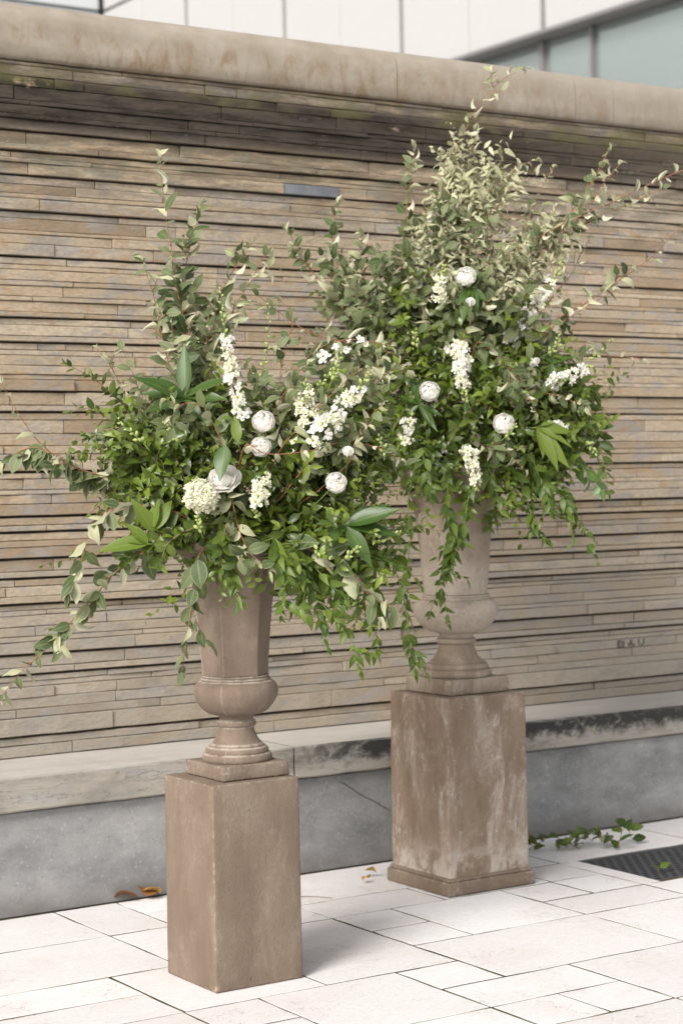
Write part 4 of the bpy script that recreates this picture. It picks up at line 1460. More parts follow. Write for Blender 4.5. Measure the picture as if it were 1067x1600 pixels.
B('R', 'silver', 'upright leafy branch between both bouquets, shorter of that pair', [(620, 560), (585, 500), (568, 450), (562, 405), (566, 368)], (0.0, 0.0), 27, 9, 0.35)
B('R', 'silver', 'long thin twig arching down toward the white larkspur', [(620, 560), (540, 535), (500, 525), (460, 505), (425, 480), (404, 462)], (-0.1, -0.2), 26, 22, 0.35)
B('R', 'silver', 'dark leaved branch low on the inner side of the farther bouquet', [(630, 600), (570, 560), (530, 545), (490, 540)], (-0.05, -0.1), 27, 9, 0.2)
B('R', 'silver', 'dense grey branch at the inner shoulder of the farther bouquet', [(640, 560), (590, 500), (570, 470), (540, 440)], (-0.1, -0.14), 28, 8, 0.25)
B('R', 'silver', 'grey branch filling below the upright outer one', [(650, 560), (620, 500), (608, 450), (600, 410)], (-0.08, -0.1), 28, 8, 0.3)
B('R', 'silver', 'grey branch over the middle of the farther crown', [(690, 560), (660, 500), (650, 450), (655, 410)], (-0.15, -0.18), 27, 9, 0.3)
B('R', 'silver', 'pale branch leaning behind the high white bloom', [(720, 540), (765, 460), (790, 420), (800, 385)], (0.0, 0.02), 25, 9, 0.6)
B('R', 'silver', 'pale twigs spreading over the long larkspur spray', [(760, 560), (800, 490), (835, 440), (855, 400)], (0.03, 0.05), 24, 10, 0.55)
B('R', 'silver', 'grey twig with twisted dry tips right of the high white bloom', [(720, 540), (745, 490), (775, 462), (800, 450)], (-0.2, -0.25), 22, 11, 0.7)
B('R', 'silver', 'brown stemmed branch drooping across the centre of the farther bouquet', [(740, 540), (765, 546), (790, 568), (806, 585), (815, 610)], (-0.25, -0.28), 25, 11, 0.35, droop=0.3)
B('R', 'silver', 'grey branch hanging below the lowest round bloom', [(735, 640), (745, 690), (770, 700), (795, 710), (820, 735)], (-0.28, -0.3), 26, 12, 0.4, droop=0.3)
B('R', 'silver', 'silvery branch with pale margined leaves at the outer middle', [(790, 600), (830, 610), (870, 618), (895, 628), (915, 636)], (-0.2, -0.22), 24, 10, 0.4)
B('R', 'silver', 'pale leaved twig beside the lowest round bloom', [(770, 600), (800, 612), (825, 622), (836, 645)], (-0.26, -0.28), 24, 9, 0.55)
B('R', 'silver', 'twig with two pale leaves hanging beyond the lance leaf fan', [(560, 600), (590, 580), (610, 575), (632, 580)], (-0.2, -0.22), 28, 10, 0.6)
# farther urn: vines and sprigs
B('R', 'vine', 'long vine hanging down in front of the farther urn body', [(700, 740), (700, 790), (708, 840), (695, 890), (690, 925), (700, 975)], (-0.26, -0.27), 22, 9, droop=0.6, pair=True)
B('R', 'vine', 'second vine hanging over the farther urn belly', [(735, 760), (728, 800), (720, 850), (700, 880), (684, 920), (672, 960)], (-0.25, -0.26), 20, 11, droop=0.6, pair=True)
B('R', 'vine', 'thin vine reaching down to the square foot of the farther urn', [(640, 760), (640, 850), (632, 930), (638, 1000), (648, 1050)], (-0.2, -0.22), 20, 14, droop=0.6, pair=True)
B('R', 'vine', 'bright feathery vine falling over the farther urn rim', [(660, 700), (668, 740), (672, 770), (668, 795)], (-0.3, -0.32), 25, 8, droop=0.5, pair=True)
B('R', 'vine', 'forked blue green vine hanging clear of the farther urn', [(800, 740), (820, 770), (828, 800), (832, 830)], (-0.15, -0.16), 27, 11, droop=0.6, pair=True)
B('R', 'vine', 'thin wiry vine dangling lowest beside the farther urn', [(850, 730), (885, 780), (905, 815), (918, 845), (932, 878)], (-0.1, -0.12), 19, 12, droop=0.6, pair=True)
B('R', 'vine', 'bushy vine below the lime leaf fan', [(830, 720), (865, 760), (885, 790), (890, 815)], (-0.15, -0.16), 24, 8, droop=0.5, pair=True)
B('R', 'vine', 'short vine at the outer rim of the farther urn', [(760, 740), (775, 770), (783, 790), (790, 805)], (-0.2, -0.22), 23, 9, droop=0.6, pair=True)
B('R', 'vine', 'pale leaved vine hanging under the lime leaf fan', [(820, 710), (845, 750), (855, 780), (860, 800)], (-0.2, -0.22), 25, 9, droop=0.6, pair=True)
B('R', 'privet', 'column of small bright leaves down the outer edge of the farther bouquet', [(860, 580), (905, 620), (928, 660), (938, 700), (945, 740), (950, 770)], (-0.1, -0.12), 23, 9, pair=True)
B('R', 'privet', 'small leaved sprig at the outer shoulder above the leaf column', [(850, 590), (890, 590), (915, 605), (932, 630)], (-0.05, -0.05), 22, 8, pair=True)
B('R', 'white_leaf', 'sprig with white backed leaves drooping at the outer edge', [(850, 670), (895, 715), (920, 740), (938, 765)], (-0.12, -0.15), 30, 10, droop=0.5)
B('R', 'privet', 'curly sprig of tiny leaves left of the lowest round bloom', [(700, 700), (720, 660), (735, 640), (742, 625)], (-0.28, -0.3), 20, 9, pair=True)
B('R', 'privet', 'dark glossy sprig on the inner lower side of the farther bouquet', [(650, 680), (620, 700), (605, 735), (598, 765)], (-0.15, -0.18), 22, 8, pair=True)


# ------------------------------------------------------------------ plants: big leaf fans
def fan(arr, kind, label, hub, tips, w, stem_from, wl=1.0):
    org = at(arr, *stem_from, w + 0.14)
    h = at(arr, *hub, w)
    t = thing('laurel_sprig', label, 'sprig', org, 'large leaved laurel sprigs')
    v, f = tube([p - org for p in spline([org, (org + h) / 2 + Vector((0, 0, -0.01)), h], 0.02)], 0.003, 0.0018)
    link('stem', mk_mesh('stem', v, f, M['green_stem']), t)
    for (x, y, dw) in tips:
        e = at(arr, x, y, w + dw)
        d = e - h
        n = Vector((0, 0, 0.7)) - WW * 0.75 - UU * 0.15 + rv(0.15)
        mt = frame(d, n).to_4x4() @ Matrix.Diagonal((d.length * wl, d.length * 1.03, d.length, 1))
        mt.translation = h - org
        link('leaf', rl.choice(LEAF[kind]), t, mat=mt)


fan('L', 'laurel', 'dark glossy laurel fan with one leaf standing upright below the tallest branch', (290, 620),
    [(287, 538, 0.02), (214, 588, -0.05), (232, 641, -0.06), (362, 588, -0.03), (352, 620, -0.05), (222, 612, 0.03), (318, 655, -0.05)], -0.16, (320, 720))
fan('L', 'laurel', 'single dark glossy laurel leaf lying over the big white rose', (352, 695), [(343, 748, -0.05)], -0.30, (370, 670), 1.5)
fan('L', 'laurel', 'pale green laurel fan at the corner nearest the farther urn', (540, 820),
    [(621, 793, -0.03), (603, 788, 0.02), (509, 855, -0.05), (580, 882, -0.05), (622, 834, 0.0)], -0.22, (480, 830), 1.1)
fan('L', 'lime', 'lime green leaf fan pointing up at the outer rim of the nearer urn', (238, 830), [(211, 780, -0.02), (241, 778, 0.0), (265, 778, 0.01)], -0.2, (290, 830), 1.5)
fan('L', 'lime', 'lime green leaf fan lying flat beside the drooping branch', (232, 850), [(154, 850, -0.02), (199, 814, 0.0), (182, 834, 0.02)], -0.24, (290, 840), 1.25)
fan('L', 'lime', 'single yellow green leaf beside the upper round white bloom', (372, 692), [(366, 648, 0.0)], -0.24, (390, 730), 1.3)
fan('R', 'lime', 'lime green leaf fan at the outer lower side of the farther bouquet', (838, 668),
    [(866, 657, 0.0), (876, 684, -0.03), (894, 695, -0.02), (888, 727, -0.05), (876, 729, -0.06), (852, 712, -0.04), (902, 672, 0.0)], -0.26, (790, 660), 0.85)
fan('R', 'laurel', 'dark lance leaf fan behind the round bloom of the farther bouquet', (655, 632),
    [(640, 590, 0.0), (655, 586, 0.0), (668, 594, 0.02), (622, 618, 0.0), (690, 648, -0.04), (682, 672, -0.05), (672, 660, -0.05), (630, 655, 0)], -0.24, (690, 640), 0.8)
fan('R', 'laurel', 'dark leaf cluster under the high white bloom', (735, 450), [(715, 475, -0.04), (745, 492, -0.04), (760, 470, -0.02), (722, 500, -0.05), (752, 425, 0)], -0.22, (730, 520), 1.3)
fan('R', 'laurel', 'dark leaf cluster at the outer side near the small white bell', (862, 568), [(848, 548, 0), (892, 556, 0), (885, 582, -0.03), (860, 600, -0.03)], -0.14, (800, 600), 1.4)


# ------------------------------------------------------------------ flowers
def petal_mesh(mat, cup=0.8, w=0.55, ruffle=0.05, nu=5, nv=5, seed=0):
    """unit petal from origin, rising along +Y then bending to +Z"""
    r = random.Random(seed)
    v, f, uv = [], [], []
    for j in range(nv + 1):
        t = j / nv
        ww = w * (math.sin(math.pi * (0.12 + 0.80 * t) ** 1.1) ** 0.7)
        for i in range(nu + 1):
            s = -1 + 2 * i / nu
            ang = cup * t
            y = math.sin(ang) / cup if cup > 1e-3 else t
            z = (1 - math.cos(ang)) / cup if cup > 1e-3 else 0
            z += 0.28 * s * s * ww + r.uniform(-1, 1) * ruffle * t
            y -= 0.12 * s * s * t
            v.append((s * ww, y, z))
            uv.append((0.5 + s / 2, t))
    for j in range(nv):
        for i in range(nu):
            a = j * (nu + 1) + i
            f.append((a, a + 1, a + nu + 2, a + nu + 1))
    return mk_mesh('petal', v, f, mat, uv)


PET = {'o2': petal_mesh(M['white'], 0.75, 0.66, 0.07, seed=5)}


def shell_petal(R, top, bottom, half, flare, seed, nu=6, nv=6):
    """petal lying on a ball: from polar angle bottom up to top, half its half-width, rim turned out by flare"""
    r = random.Random(seed)
    v, f, uv = [], [], []
    for j in range(nv + 1):
        t = j / nv
        for i in range(nu + 1):
            q = -1 + 2 * i / nu
            rim = 1 - 0.38 * abs(q) ** 2.2
            th = bottom + (top - bottom) * t * rim
            w = half * (0.45 + 0.55 * math.sin(math.pi * min(1, 0.15 + t * 0.6)))
            ph = q * w
            rr = R * (1 + flare * t ** 3 + 0.012 * abs(q) + r.uniform(-0.025, 0.025) * t)
            v.append((rr * math.sin(th) * math.sin(ph), rr * math.sin(th) * math.cos(ph), rr * math.cos(th)))
            uv.append((0.5 + q / 2, t))
    for j in range(nv):
        for i in range(nu):
            a = j * (nu + 1) + i
            f.append((a, a + 1, a + nu + 2, a + nu + 1))
    return mk_mesh('petal', v, f, M['white'], uv)


RINGS_RAN = [(1.00, 82, 160, 48, 0.14, 6), (0.96, 66, 155, 46, 0.12, 6), (0.91, 52, 150, 46, 0.10, 6), (0.85, 40, 140, 46, 0.06, 5), (0.77, 30, 130, 48, 0.03, 5),
             (0.66, 20, 120, 52, 0.0, 4), (0.46, 12, 110, 56, 0.0, 4), (0.33, 5, 100, 60, 0.0, 3)]
RINGS_ROSE = [(0.92, 96, 165, 44, 0.34, 6), (0.88, 80, 160, 44, 0.26, 5), (0.80, 62, 155, 46, 0.16, 5), (0.70, 46, 150, 48, 0.10, 5), (0.58, 32, 140, 50, 0.04, 4),
              (0.46, 20, 125, 56, 0.0, 4), (0.33, 8, 110, 60, 0.0, 3)]
SHELL = {}
for nm_, RR in (('ran', RINGS_RAN), ('rose', RINGS_ROSE)):
    SHELL[nm_] = [[shell_petal(q[0], math.radians(q[1]), math.radians(q[2]), math.radians(q[3]), q[4], 10 * k + z) for z in range(2)] + [q[5]] for k, q in enumerate(RR)]


def rot_about_z(a):
    return Matrix.Rotation(a, 3, 'Z')


def bloom(arr, name, label, cat, group, px, py, w, dia_px, face, rings, stem_to):
    """round flower: rings of (petal key, count, size, tilt, lift)"""
    c = at(arr, px, py, w)
    t = thing(name, label, cat, c, group)
    R = px2m(arr, dia_px) / 2
    z = face.normalized()
    base = frame(z.orthogonal(), z)
    off = rl.uniform(0, 6)
    for (ma, mb_, n) in SHELL[rings]:
        off += 2.2
        for q in range(n):
            a = off + 2 * math.pi * q / n + rl.gauss(0, 0.12)
            sc = R * 0.81 * (1 + rl.uniform(-0.025, 0.025))
            m4 = (base @ rot_about_z(a) @ Matrix.Rotation(rl.gauss(0, 0.05), 3, 'X')).to_4x4() @ Matrix.Diagonal((sc, sc, sc * 0.86, 1))
            link('petal', rl.choice((ma, mb_)), t, mat=m4)
    # green heart, sepal cup and stem
    v, f = [], []
    for j in range(5):
        for i in range(8):
            a, bq = 2 * math.pi * i / 8, math.pi * (j + 0.5) / 5
            v.append(Vector((math.cos(a) * math.sin(bq), math.sin(a) * math.sin(bq), math.cos(bq))) * R * 0.2)
    for j in range(4):
        for i in range(8):
            f.append((j * 8 + i, (j + 1) * 8 + i, (j + 1) * 8 + (i + 1) % 8, j * 8 + (i + 1) % 8))
    v = [base @ p + z * R * 0.02 for p in v]
    link('heart', mk_mesh('heart', v, f, M['cream'], [(0.5, 0.9)] * len(v)), t)
    e = at(arr, *stem_to, w + 0.16) - c
    v, f = tube(spline([Vector((0, 0, 0)) - z * R * 0.1, -z * R * 0.9 + e * 0.2, e], 0.02), 0.0022, 0.0022)
    link('stem', mk_mesh('stem', v, f, M['green_stem']), t)
    return t


RAN, ROSE = 'ran', 'rose'
FR = -WW                      # towards the viewer
g1 = 'round white blooms'
bloom('L', 'rose', 'large open white rose half covered by a dark leaf', 'rose', g1, 350, 746, -0.28, 54, FR * 0.75 + VV * 0.75 - UU * 0.1, ROSE, (380, 800))
bloom('L', 'ranunculus', 'round white bloom just below the larkspur, upper of a touching pair', 'ranunculus', g1, 412, 658, -0.26, 38, FR + VV * 0.4, RAN, (420, 730))
bloom('L', 'ranunculus', 'round white bloom under a red twig, lower of a touching pair', 'ranunculus', g1, 408, 698, -0.25, 34, FR + VV * 0.15, RAN, (420, 760))
bloom('L', 'ranunculus', 'round white bloom at the side of the nearer bouquet by the laurel fan', 'ranunculus', g1, 525, 754, -0.27, 36, FR + VV * 0.3 + UU * 0.2, RAN, (480, 800))
bloom('R', 'ranunculus', 'highest round white bloom of the farther bouquet', 'ranunculus', g1, 727, 432, -0.24, 36, FR + VV * 0.45 - UU * 0.2, RAN, (720, 520))
bloom('R', 'ranunculus', 'round white bloom in front of the dark lance leaves', 'ranunculus', g1, 671, 611, -0.30, 34, FR + VV * 0.2 - UU * 0.05, RAN, (700, 660))
bloom('R', 'ranunculus', 'lowest round white bloom of the farther bouquet beside the lime fan', 'ranunculus', g1, 787, 662, -0.30, 36, FR + VV * 0.25, RAN, (760, 700))

# small five-petalled florets
def floret_mesh(mat, seed, cup=0.5):
    r = random.Random(seed)
    v, f, uv = [], [], []
    for k in range(10):
        a = 2 * math.pi * k / (6 if k < 6 else 4) + r.uniform(-0.3, 0.3)
        w = r.uniform(0.26, 0.40)
        d = Vector((math.cos(a), math.sin(a), 0))
        s = Vector((-math.sin(a), math.cos(a), 0))
        lf = r.uniform(0.1, 0.8) * cup + (0.7 if k >= 6 else 0)
        L = r.uniform(0.75, 1.15) * (0.62 if k >= 6 else 1)
        o = len(v)
        pts = [d * 0.08, d * 0.45 * L + s * w * 0.85 + Vector((0, 0, lf * 0.35)), d * 0.45 * L - s * w * 0.85 + Vector((0, 0, lf * 0.35)),
               d * 0.85 * L + s * w * 0.8 + Vector((0, 0, lf * 0.7)), d * 0.85 * L - s * w * 0.8 + Vector((0, 0, lf * 0.7)), d * 1.05 * L + Vector((0, 0, lf * 0.6))]
        v += pts
        uv += [(0.5, 0), (0, 0.45), (1, 0.45), (0, 0.9), (1, 0.9), (0.5, 1)]
        f += [(o, o + 1, o + 2), (o + 1, o + 3, o + 4, o + 2), (o + 3, o + 5, o + 4)]
    return mk_mesh('floret', v, f, mat, uv, smooth=False)


FLO = [floret_mesh(M['white'], k, 1.0) for k in range(4)]
FLOC = [floret_mesh(M['cream'], k + 9, 1.0) for k in range(4)]


def bud_geom(L):
    v, f, uv = [], [], []
    for j in range(5):
        t = j / 4
        r = 0.32 * math.sin(math.pi * (0.08 + 0.84 * t)) * L
        for i in range(5):
            a = 2 * math.pi * i / 5
            v.append(Vector((r * math.cos(a), t * L, r * math.sin(a))))
            uv.append((i / 5, t))
    for j in range(4):
        for i in range(5):
            f.append((j * 5 + i, (j + 1) * 5 + i, (j + 1) * 5 + (i + 1) % 5, j * 5 + (i + 1) % 5))
    return v, f, uv


BUD = [mk_mesh('bud', *(lambda g: (g[0], g[1], M['lime_bud'], g[2]))(bud_geom(1.0)))]


def spike(arr, label, pts, w, flo_px, nflo, nbud, bud_px=8, width=12, cream=False, group='flower spikes', name='larkspur_spike', cat='larkspur', budfrac=0.35):
    P = [at(arr, x, y, w) for x, y in pts]
    org = P[0]
    t = thing(name, label, cat, org, group)
    path = spline(P, 0.01)
    v, f = tube([p - org for p in path], 0.0018, 0.0008)
    link('stem', mk_mesh('stem', v, f, M['green_stem']), t)
    n = len(path)
    W = px2m(arr, width * 0.88)
    for k in range(nflo):
        s = (1 - budfrac) * (k + 0.5) / nflo
        i = min(n - 2, int(s * (n - 1)))
        tg = (path[i + 1] - path[i]).normalized()
        a0 = frame(tg, FR)
        q = k * 2.399 + rl.gauss(0, 0.2)
        out = (a0.col[0] * math.sin(q) + a0.col[2] * (0.35 + 0.65 * math.cos(q))).normalized()
        out = (out + FR * 0.45 + VV * 0.1 + rv(0.2)).normalized()
        p = path[i] + out * W * rl.uniform(0.45, 1.0) * (1 - 0.35 * s)
        sc = px2m(arr, flo_px) * 0.57 * rl.uniform(0.65, 1.2) * (1 - 0.3 * s)
        m4 = (frame(out.orthogonal(), (out + FR * 0.3).normalized()) @ rot_about_z(rl.uniform(0, 6))).to_4x4() @ Matrix.Diagonal((sc, sc, sc, 1))
        m4.translation = p - org
        link('floret', rl.choice(FLOC if cream or rl.random() < 0.3 else FLO), t, mat=m4)
    for k in range(nbud):
        s = (1 - budfrac * 1.25) + budfrac * 1.25 * (k + 0.5) / nbud
        i = min(n - 2, int(s * (n - 1)))
        tg = (path[i + 1] - path[i]).normalized()
        a0 = frame(tg, FR)
        q = k * 2.399
        out = a0.col[0] * math.sin(q) + a0.col[2] * math.cos(q)
        d = out * 0.9 + tg * 0.9 + rv(0.15)
        sc = px2m(arr, bud_px) * rl.uniform(0.75, 1.1) * (1.1 - 0.5 * (k / max(1, nbud)))
        m4 = frame(d, FR).to_4x4() @ Matrix.Diagonal((sc, sc, sc, 1))
        m4.translation = path[i] + out * W * 0.25 * (1 - s) - org
        link('bud', BUD[0], t, mat=m4)
    return t


spike('L', 'upright white larkspur spike with pale buds at its tip', [(378, 650), (368, 600), (358, 560), (352, 520), (347, 480), (345, 448)], -0.2, 17, 24, 14, 9, 11, budfrac=0.36)
spike('L', 'leaning white delphinium spray of large florets in the nearer bouquet', [(490, 690), (518, 655), (540, 628), (562, 605), (582, 575)], -0.27, 22, 20, 9, 9, 17, budfrac=0.2)
spike('R', 'long white larkspur spray slanting up at the outer side of the farther bouquet', [(790, 535), (818, 505), (840, 470), (856, 450), (868, 430), (880, 402)], -0.12, 14, 30, 14, 9, 14, budfrac=0.25)
spike('R', 'thick white larkspur spike hanging in the middle of the farther bouquet', [(712, 540), (722, 555), (718, 575), (722, 595), (728, 612)], -0.3, 17, 30, 4, 8, 15, budfrac=0.05)
spike('R', 'short white larkspur spray pointing out level above the lime leaf fan', [(855, 600), (875, 592), (895, 585), (912, 578), (924, 570)], -0.2, 16, 17, 5, 8, 10, budfrac=0.15)
spike('R', 'small white flower head on a bent green stem left of the lance leaves', [(632, 690), (636, 668), (640, 655), (645, 645)], -0.28, 15, 10, 2, 8, 12, budfrac=0.1)
spike('R', 'cream flower spike hanging over the farther urn rim', [(732, 705), (738, 725), (742, 745), (744, 768)], -0.31, 15, 18, 4, 8, 13, cream=True, budfrac=0.1)
spike('R', 'faint white spray half hidden under the lime leaf fan', [(858, 668), (872, 666), (885, 668), (898, 676)], -0.2, 12, 10, 3, 7, 8, budfrac=0.1)
spike('L', 'cream stock flower beside the big white rose', [(405, 785), (408, 765), (413, 750), (418, 735)], -0.28, 17, 20, 4, 8, 14, cream=True, budfrac=0.1, name='stock_flower', cat='stock flower')
spike('R', 'pale green flower spike left of the highest round bloom', [(682, 470), (686, 448), (690, 430), (694, 412)], -0.24, 13, 16, 8, 8, 11, cream=True, budfrac=0.3)
spike('L', 'white starry florets in the gap between the bouquets', [(500, 560), (540, 545), (562, 535), (590, 540)], -0.16, 18, 7, 0, 8, 10, budfrac=0.05)
for (lab, pts, w) in (
        ('pale green flower mass behind the delphinium spray', [(470, 640), (490, 615), (505, 595), (520, 575)], -0.2),
        ('pale green flower mass left of the delphinium spray', [(480, 660), (482, 635), (478, 610), (480, 590)], -0.22)):
    spike('L', lab, pts, w, 15, 16, 14, 9, 20, cream=True, budfrac=0.5)


def cluster(arr, label, px, py, w, dia, stem_to):
    c = at(arr, px, py, w)
    t = thing('cream_flower_head', label, 'flower head', c)
    R = px2m(arr, dia) / 2
    mb_v, mb_f, mb_uv = [], [], []
    for k in range(90):
        z = 1 - 1.45 * (k + 0.5) / 90
        a = k * 2.399
        s = math.sqrt(max(0, 1 - z * z))
        d = (UU * (s * math.cos(a)) + VV * (s * math.sin(a)) + FR * z + VV * 0.2).normalized()
        src = FLOC[k % 4]
        sc = R * rl.uniform(0.22, 0.40)
        m3 = frame(d.orthogonal(), (d + rv(0.55)).normalized()) @ rot_about_z(rl.uniform(0, 6))
        o = len(mb_v)
        off = R * rl.uniform(0.66, 1.05)
        for q in src.vertices:
            mb_v.append(m3 @ (q.co * sc) + d * off)
        ul = src.uv_layers[0].data
        uvv = [None] * len(src.vertices)
        for l in src.loops:
            uvv[l.vertex_index] = tuple(ul[l.index].uv)
        mb_uv += uvv
        mb_f += [tuple(i + o for i in p.vertices) for p in src.polygons]
    oo = link('florets', mk_mesh('florets', mb_v, mb_f, M['cream'], mb_uv, smooth=False), t)
    oo['kind'] = 'stuff'
    v, f = [], []
    for j in range(6):
        for i in range(10):
            a, bq = 2 * math.pi * i / 10, math.pi * (j + 0.5) / 6
            v.append(Vector((math.cos(a) * math.sin(bq), math.sin(a) * math.sin(bq), math.cos(bq))) * R * 0.72)
    for j in range(5):
        for i in range(10):
            f.append((j * 10 + i, (j + 1) * 10 + i, (j + 1) * 10 + (i + 1) % 10, j * 10 + (i + 1) % 10))
    link('heart', mk_mesh('heart', v, f, M['eye']), t)
    e = at(arr, *stem_to, w + 0.18) - c
    v, f = tube(spline([-FR * R * 0.5, e * 0.5, e], 0.02), 0.002, 0.002)
    link('stem', mk_mesh('stem', v, f, M['green_stem']), t)


cluster('L', 'shaggy round cream flower head below and left of the big rose', 315, 776, -0.29, 44, (350, 830))


def bud_spike(arr, label, pts, w, n=12, px=9):
    spike(arr, label, pts, w, 8, 0, n, px, 11, group='green bud spikes', name='bud_spike', cat='bud spike', budfrac=0.62)


bud_spike('L', 'pale green bud spike at the outer shoulder above the lime leaves', [(235, 705), (222, 690), (205, 675), (190, 662), (182, 650)], -0.22)
bud_spike('L', 'pale green bud spike beneath the dark laurel fan', [(285, 700), (277, 685), (266, 672), (254, 655)], -0.24)
bud_spike('L', 'bud spike drooping below the shaggy cream flower head', [(318, 840), (312, 826), (310, 815), (308, 803)], -0.29, 9)
bud_spike('L', 'tiny bud spike standing over the shaggy cream flower head', [(308, 770), (303, 758), (302, 745)], -0.28, 7, 8)
bud_spike('L', 'small yellowish bud cluster under the stock flower', [(408, 815), (400, 802), (395, 795)], -0.28, 8, 8)
bud_spike('L', 'bud cluster between the leaves of the laurel fan', [(530, 880), (548, 866), (556, 858), (565, 852)], -0.27, 10)
bud_spike('L', 'bud spike hanging beside the laurel fan stem', [(488, 845), (498, 862), (508, 868), (520, 874)], -0.26, 9)
bud_spike('L', 'tall thin bud spike rising between the bouquets', [(395, 620), (410, 580), (418, 545), (420, 510), (420, 470)], -0.12, 16, 8)
bud_spike('L', 'bud spike at the far end of the laurel fan', [(590, 850), (605, 838), (617, 833), (630, 832)], -0.2, 8)
bud_spike('L', 'green bud spike beside the twig with narrow leaves', [(600, 720), (600, 700), (594, 688), (590, 676)], -0.2, 10)
bud_spike('L', 'bud spike under the delphinium spray by the red arch', [(515, 605), (524, 580), (530, 560), (536, 548)], -0.24, 14)
bud_spike('R', 'dark background bud spike left of the lance leaves', [(654, 552), (650, 535), (648, 522), (650, 510)], -0.26, 10)
bud_spike('R', 'bud spike curving up beside the small white bell', [(842, 560), (862, 548), (872, 535), (870, 516)], -0.15, 14, 8)
bud_spike('R', 'bud spike above the horizontal red twig', [(905, 565), (935, 553), (948, 540), (957, 527)], -0.1, 12, 8)
bud_spike('R', 'bud spray beside the lowest round bloom', [(780, 690), (797, 678), (803, 668), (806, 660)], -0.31, 9, 8)
bud_spike('R', 'pale bud spike in the middle under the thick larkspur', [(735, 640), (728, 625), (722, 612), (715, 600)], -0.31, 10, 8)
bud_spike('R', 'yellow green bud cluster near the white backed sprig', [(905, 690), (915, 690), (925, 700), (932, 712)], -0.15, 9, 9)


def bell(arr, label, px, py, w, L, tilt, group='small white bells', name='white_bell', cat='flower'):
    c = at(arr, px, py, w)
    t = thing(name, label, cat, c, group)
    d = (VV * tilt[1] + UU * tilt[0] + FR * 0.6).normalized()
    for k in range(4):
        a = k * math.pi / 2
        m3 = frame(d.orthogonal(), d) @ rot_about_z(a) @ Matrix.Rotation(1.15, 3, 'X')
        sc = px2m(arr, L)
        m4 = m3.to_4x4() @ Matrix.Diagonal((sc * 0.8, sc, sc, 1))
        link('petal', PET['o2'], t, mat=m4)
    e = -d * px2m(arr, L * 2.2) + WW * 0.06
    v, f = tube(spline([Vector((0, 0, 0)), e * 0.5, e], 0.02), 0.0016, 0.0016)
    link('stem', mk_mesh('stem', v, f, M['green_stem']), t)


bell('R', 'small white bell flower among dark leaves at the outer side', 838, 570, -0.22, 17, (-0.3, 0.3))
bell('R', 'small white bell flower below the highest round bloom', 735, 478, -0.28, 15, (-0.1, 0.8))
bell('L', 'closed greenish white rose bud above the round bloom by the laurel fan', 543, 712, -0.26, 17, (0.1, 0.9))

# ------------------------------------------------------------------ things lying on the paving
def ground_sprig(label, base, tip, n, leaf_m, kind, lift=0.03, name='fallen_sprig', cat='fallen sprig'):
    p0, p1 = Vector((*base, 0.006)), Vector((*tip, 0.012))
    t = thing(name, label, cat, p0, 'fallen sprigs by the grate')
    path = spline([p0, (p0 + p1) / 2 + Vector((0, 0, lift)), p1], 0.012)
    v, f = tube([p - p0 for p in path], 0.0016, 0.0009)
    link('stem', mk_mesh('stem', v, f, M['brown_stem']), t)
    for k in range(n):
        i = int((k + 0.6) / n * (len(path) - 1))
        tg = (p1 - p0).normalized()
        sd = tg.cross(VV) * (1 if k % 2 else -1)
        put_leaf(t, p0, kind, path[i], sd * 0.9 + tg * 0.5 + VV * rl.uniform(0.1, 0.9), VV * 0.7 - WW * 0.5 + rv(0.4), leaf_m * rl.uniform(0.8, 1.15))


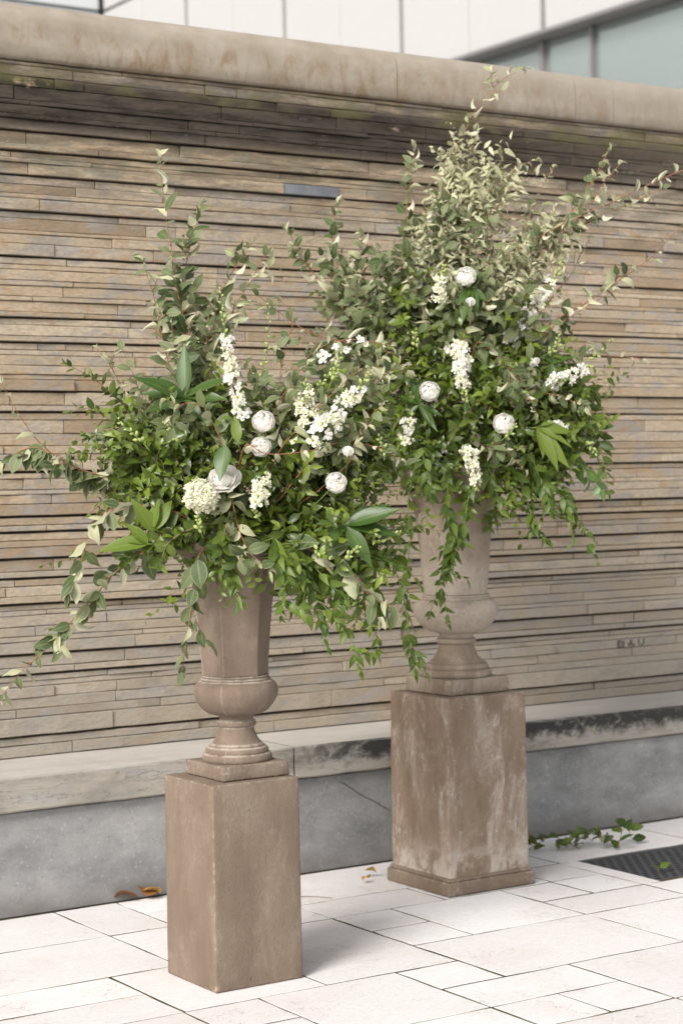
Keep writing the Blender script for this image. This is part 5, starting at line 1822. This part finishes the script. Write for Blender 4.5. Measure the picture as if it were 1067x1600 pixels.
ground_sprig('cut green sprig on the paving against the farther pedestal base', (4.99, 6.23), (4.80, 6.18), 12, 0.075, 'vine', 0.05)
ground_sprig('cut green sprig lying by the bench foot between pedestal and grate', (5.12, 6.10), (4.90, 6.17), 9, 0.060, 'vine', 0.05)
ground_sprig('cut green sprig with pale tip near the grate corner', (5.30, 6.06), (5.06, 6.12), 10, 0.062, 'silver', 0.05)
ground_sprig('dark leaved cutting standing up at the grate edge', (5.22, 5.98), (5.38, 6.06), 8, 0.065, 'privet', 0.08)
ground_sprig('leafy cutting spread along the paving before the bench', (5.02, 6.12), (5.25, 6.16), 10, 0.06, 'vine', 0.05)
ground_sprig('small cutting with pale leaves leaning on another sprig', (5.12, 6.14), (5.22, 6.04), 7, 0.06, 'silver', 0.06)
ground_sprig('loose leaf pair lying on the iron grate', (5.06, 5.56), (5.09, 5.58), 2, 0.06, 'vine', 0.01)


def ground_leaf(label, x, y, L, kind, ang, name='dry_leaf'):
    t = thing(name, label, 'dry leaf', (x, y, 0.004), 'dry leaves on the paving')
    m3 = Matrix.Rotation(ang, 3, 'Z') @ Matrix.Rotation(0.75, 3, 'X') @ Matrix.Rotation(0.5, 3, 'Y')
    m4 = m3.to_4x4() @ Matrix.Diagonal((L * 1.7, L, L, 1))
    m4.translation = Vector((0, 0, 0.014))
    link('leaf', rl.choice(LEAF[kind]), t, mat=m4)


ground_leaf('curled rust brown leaf at the bench foot, outermost of the three', 3.205, 6.345, 0.09, 'brown', 0.4)
ground_leaf('curled rust brown leaf at the bench foot, middle of the three', 3.255, 6.345, 0.09, 'brown', -0.9)
ground_leaf('yellow brown leaf half behind the nearer pedestal', 3.315, 6.345, 0.08, 'yellow', 1.1)
ground_leaf('thin yellow leaf standing at the farther pedestal base', 4.155, 6.16, 0.06, 'yellow', 0.9)
ground_leaf('small yellow leaf flat before the bench between pedestals', 4.08, 6.10, 0.045, 'yellow', 1.5)
p0 = Vector((3.70, 6.06, 0.004))
t = thing('twig', 'short brown twig lying on the paving between the pedestals', 'twig', p0)
v, f = tube([q - p0 for q in spline([p0, p0 + Vector((0.06, -0.06, 0.004)), p0 + Vector((0.11, -0.12, 0.002))], 0.02)], 0.002, 0.0012)
link('stem', mk_mesh('stem', v, f, M['brown_stem']), t)
put_leaf(t, p0, 'brown', p0 + Vector((0, 0, 0.004)), Vector((-0.5, 0.5, 0.2)), VV, 0.035)
